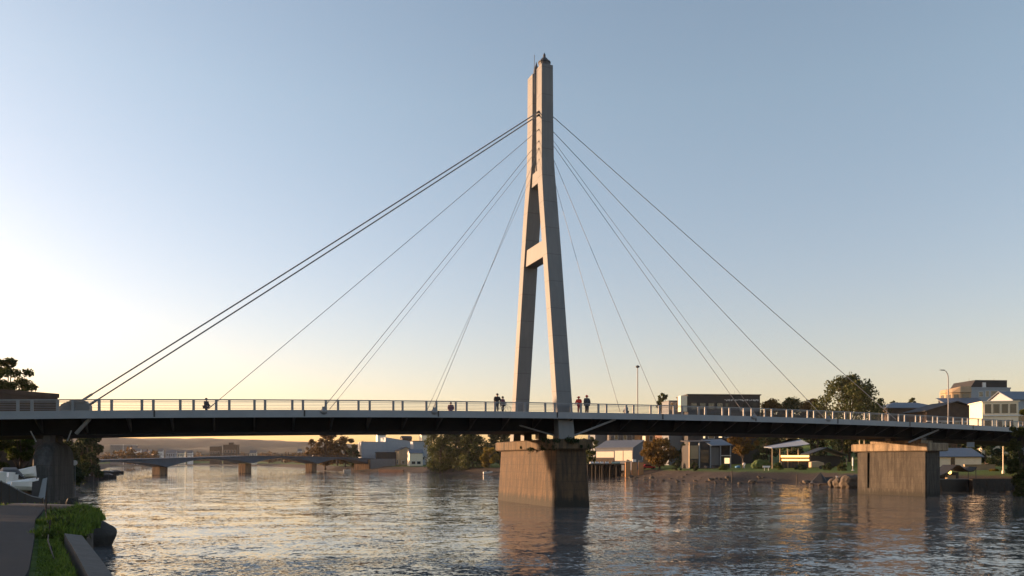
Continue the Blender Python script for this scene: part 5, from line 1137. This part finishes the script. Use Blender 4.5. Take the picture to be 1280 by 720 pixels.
for i, (x, y, hh_) in enumerate(tuf):
    def zt_(r_, x=x, y=y): 
        a = r_.random()*6.28; q = r_.random()**.7*.6; return x+math.cos(a)*q, y+math.sin(a)*q, 1.2-q
    v2, f2 = blades(zt_, 420, hh_*.5, hh_, 10+i, .016); m_.add(v2, f2)
def zone2(r_):
    y = 29+r_.random()*22; xr = np.interp(y, [26.6, 49, 68], [-14.9, -27.5, -38.5])-.8; return xr-r_.random()*12, y, 1
v3, f3 = blades(zone2, 6000, .12, .3, 40, .03); m_.add(v3, f3)
tag(m_.build('grass', M['grass']), 'green grass tufts between the path and the river wall', 'grass', kind='stuff')
# lit lawn is part of the ground; small white boat by the far abutment and by the willow
for px, Y, lab in [(434, 372, 'small white motor boat at the foot of the brown trees by the far bridge'), (610, 288, 'small white dinghy drawn up under the yellow tree')]:
    X = XX(px, Y); r_ = thing('small_boat', lab, 'boat', (X, Y, .15), R(15)); rings = []
    for i in range(8):
        t = i/7; w = .8*(1 if t < .5 else math.sqrt(max(.01, 1-((t-.5)/.5)**2))); rings.append([((t-.5)*3.6, -w*.5, -.1), ((t-.5)*3.6, -w, .7+.2*t), ((t-.5)*3.6, w, .7+.2*t), ((t-.5)*3.6, w*.5, -.1)])
    MB().loft(rings).build('hull', M['white'], r_); MB().box(-.5, .5, -.45, .45, .6, 1.3).build('cabin', M['glass'], r_)

# ---------------------------------------------------------------- haze
HAZE = 0.000045
hm = bpy.data.materials.new('haze_air'); hm.use_nodes = True; nt = hm.node_tree; nt.nodes.clear()
out = nt.nodes.new('ShaderNodeOutputMaterial'); pv_ = nt.nodes.new('ShaderNodeVolumePrincipled')
pv_.inputs['Color'].default_value = (.98, .96, .95, 1); pv_.inputs['Density'].default_value = HAZE; pv_.inputs['Anisotropy'].default_value = .2
nt.links.new(pv_.outputs[0], out.inputs['Volume'])
o = MB().box(-3000, 2300, -330, 2720, -5, 135).build('haze', hm); tag(o, 'thin pale haze over the river valley', 'haze', kind='stuff')

# ---------------------------------------------------------------- light, sky, camera
SUN_AZ = -71.0; SUN_EL = 4.6          # azimuth from +Y, negative to the left
az, el = R(SUN_AZ), R(SUN_EL)
sd = Vector((math.sin(az)*math.cos(el), math.cos(az)*math.cos(el), math.sin(el)))
sl = bpy.data.lights.new('sun', 'SUN'); sl.energy = 3.1; sl.angle = R(.6); sl.color = (1.0, .60, .33)
so = bpy.data.objects.new('sun', sl); COL.objects.link(so); so.rotation_euler = sd.to_track_quat('Z', 'Y').to_euler()
w = bpy.data.worlds.new('World'); sc.world = w; w.use_nodes = True; nt = w.node_tree
sky = nt.nodes.new('ShaderNodeTexSky'); sky.sky_type = 'NISHITA'; sky.sun_disc = False
sky.sun_elevation = el; sky.sun_rotation = az; sky.altitude = 50; sky.air_density = 1.0; sky.dust_density = .9; sky.ozone_density = 1.2
bg = nt.nodes['Background']; bg.inputs['Strength'].default_value = .08
mx = nt.nodes.new('ShaderNodeMix'); mx.data_type = 'RGBA'; mx.blend_type = 'MULTIPLY'; mx.inputs[0].default_value = 1; 
tc_ = nt.nodes.new('ShaderNodeTexCoord'); sx_ = nt.nodes.new('ShaderNodeSeparateXYZ'); nt.links.new(tc_.outputs['Generated'], sx_.inputs[0])
mr_ = nt.nodes.new('ShaderNodeMapRange'); nt.links.new(sx_.outputs['Z'], mr_.inputs[0]); mr_.inputs[1].default_value = .05; mr_.inputs[2].default_value = .42
tn = nt.nodes.new('ShaderNodeMix'); tn.data_type = 'RGBA'; nt.links.new(mr_.outputs[0], tn.inputs[0])
tn.inputs[6].default_value = (1.01, .845, 1.02, 1); tn.inputs[7].default_value = (1.27, 1.15, 1.17, 1)
nt.links.new(tn.outputs[2], mx.inputs[7]); nt.links.new(sky.outputs[0], mx.inputs[6]); nt.links.new(mx.outputs[2], bg.inputs['Color'])
cd = bpy.data.cameras.new('camera'); cd.sensor_width = 36; cd.lens = 27.0; cd.shift_y = (HZ-360)/1280; cd.clip_end = 20000; cd.clip_start = .1
co = bpy.data.objects.new('camera', cd); COL.objects.link(co); co.location = (0, 0, EYE); co.rotation_euler = (R(90), 0, 0); sc.camera = co
vs_ = sc.view_settings; sc.display_settings.display_device = 'sRGB'; vs_.view_transform = 'Standard'; vs_.look = 'None'; vs_.exposure = 2.12; vs_.gamma = 1.0; vs_.use_curve_mapping = False
sc.render.engine = 'CYCLES'; sc.cycles.use_denoising = True; sc.cycles.max_bounces = 8; sc.cycles.volume_bounces = 0; sc.cycles.transparent_max_bounces = 8
sc.cycles.sample_clamp_indirect = 6
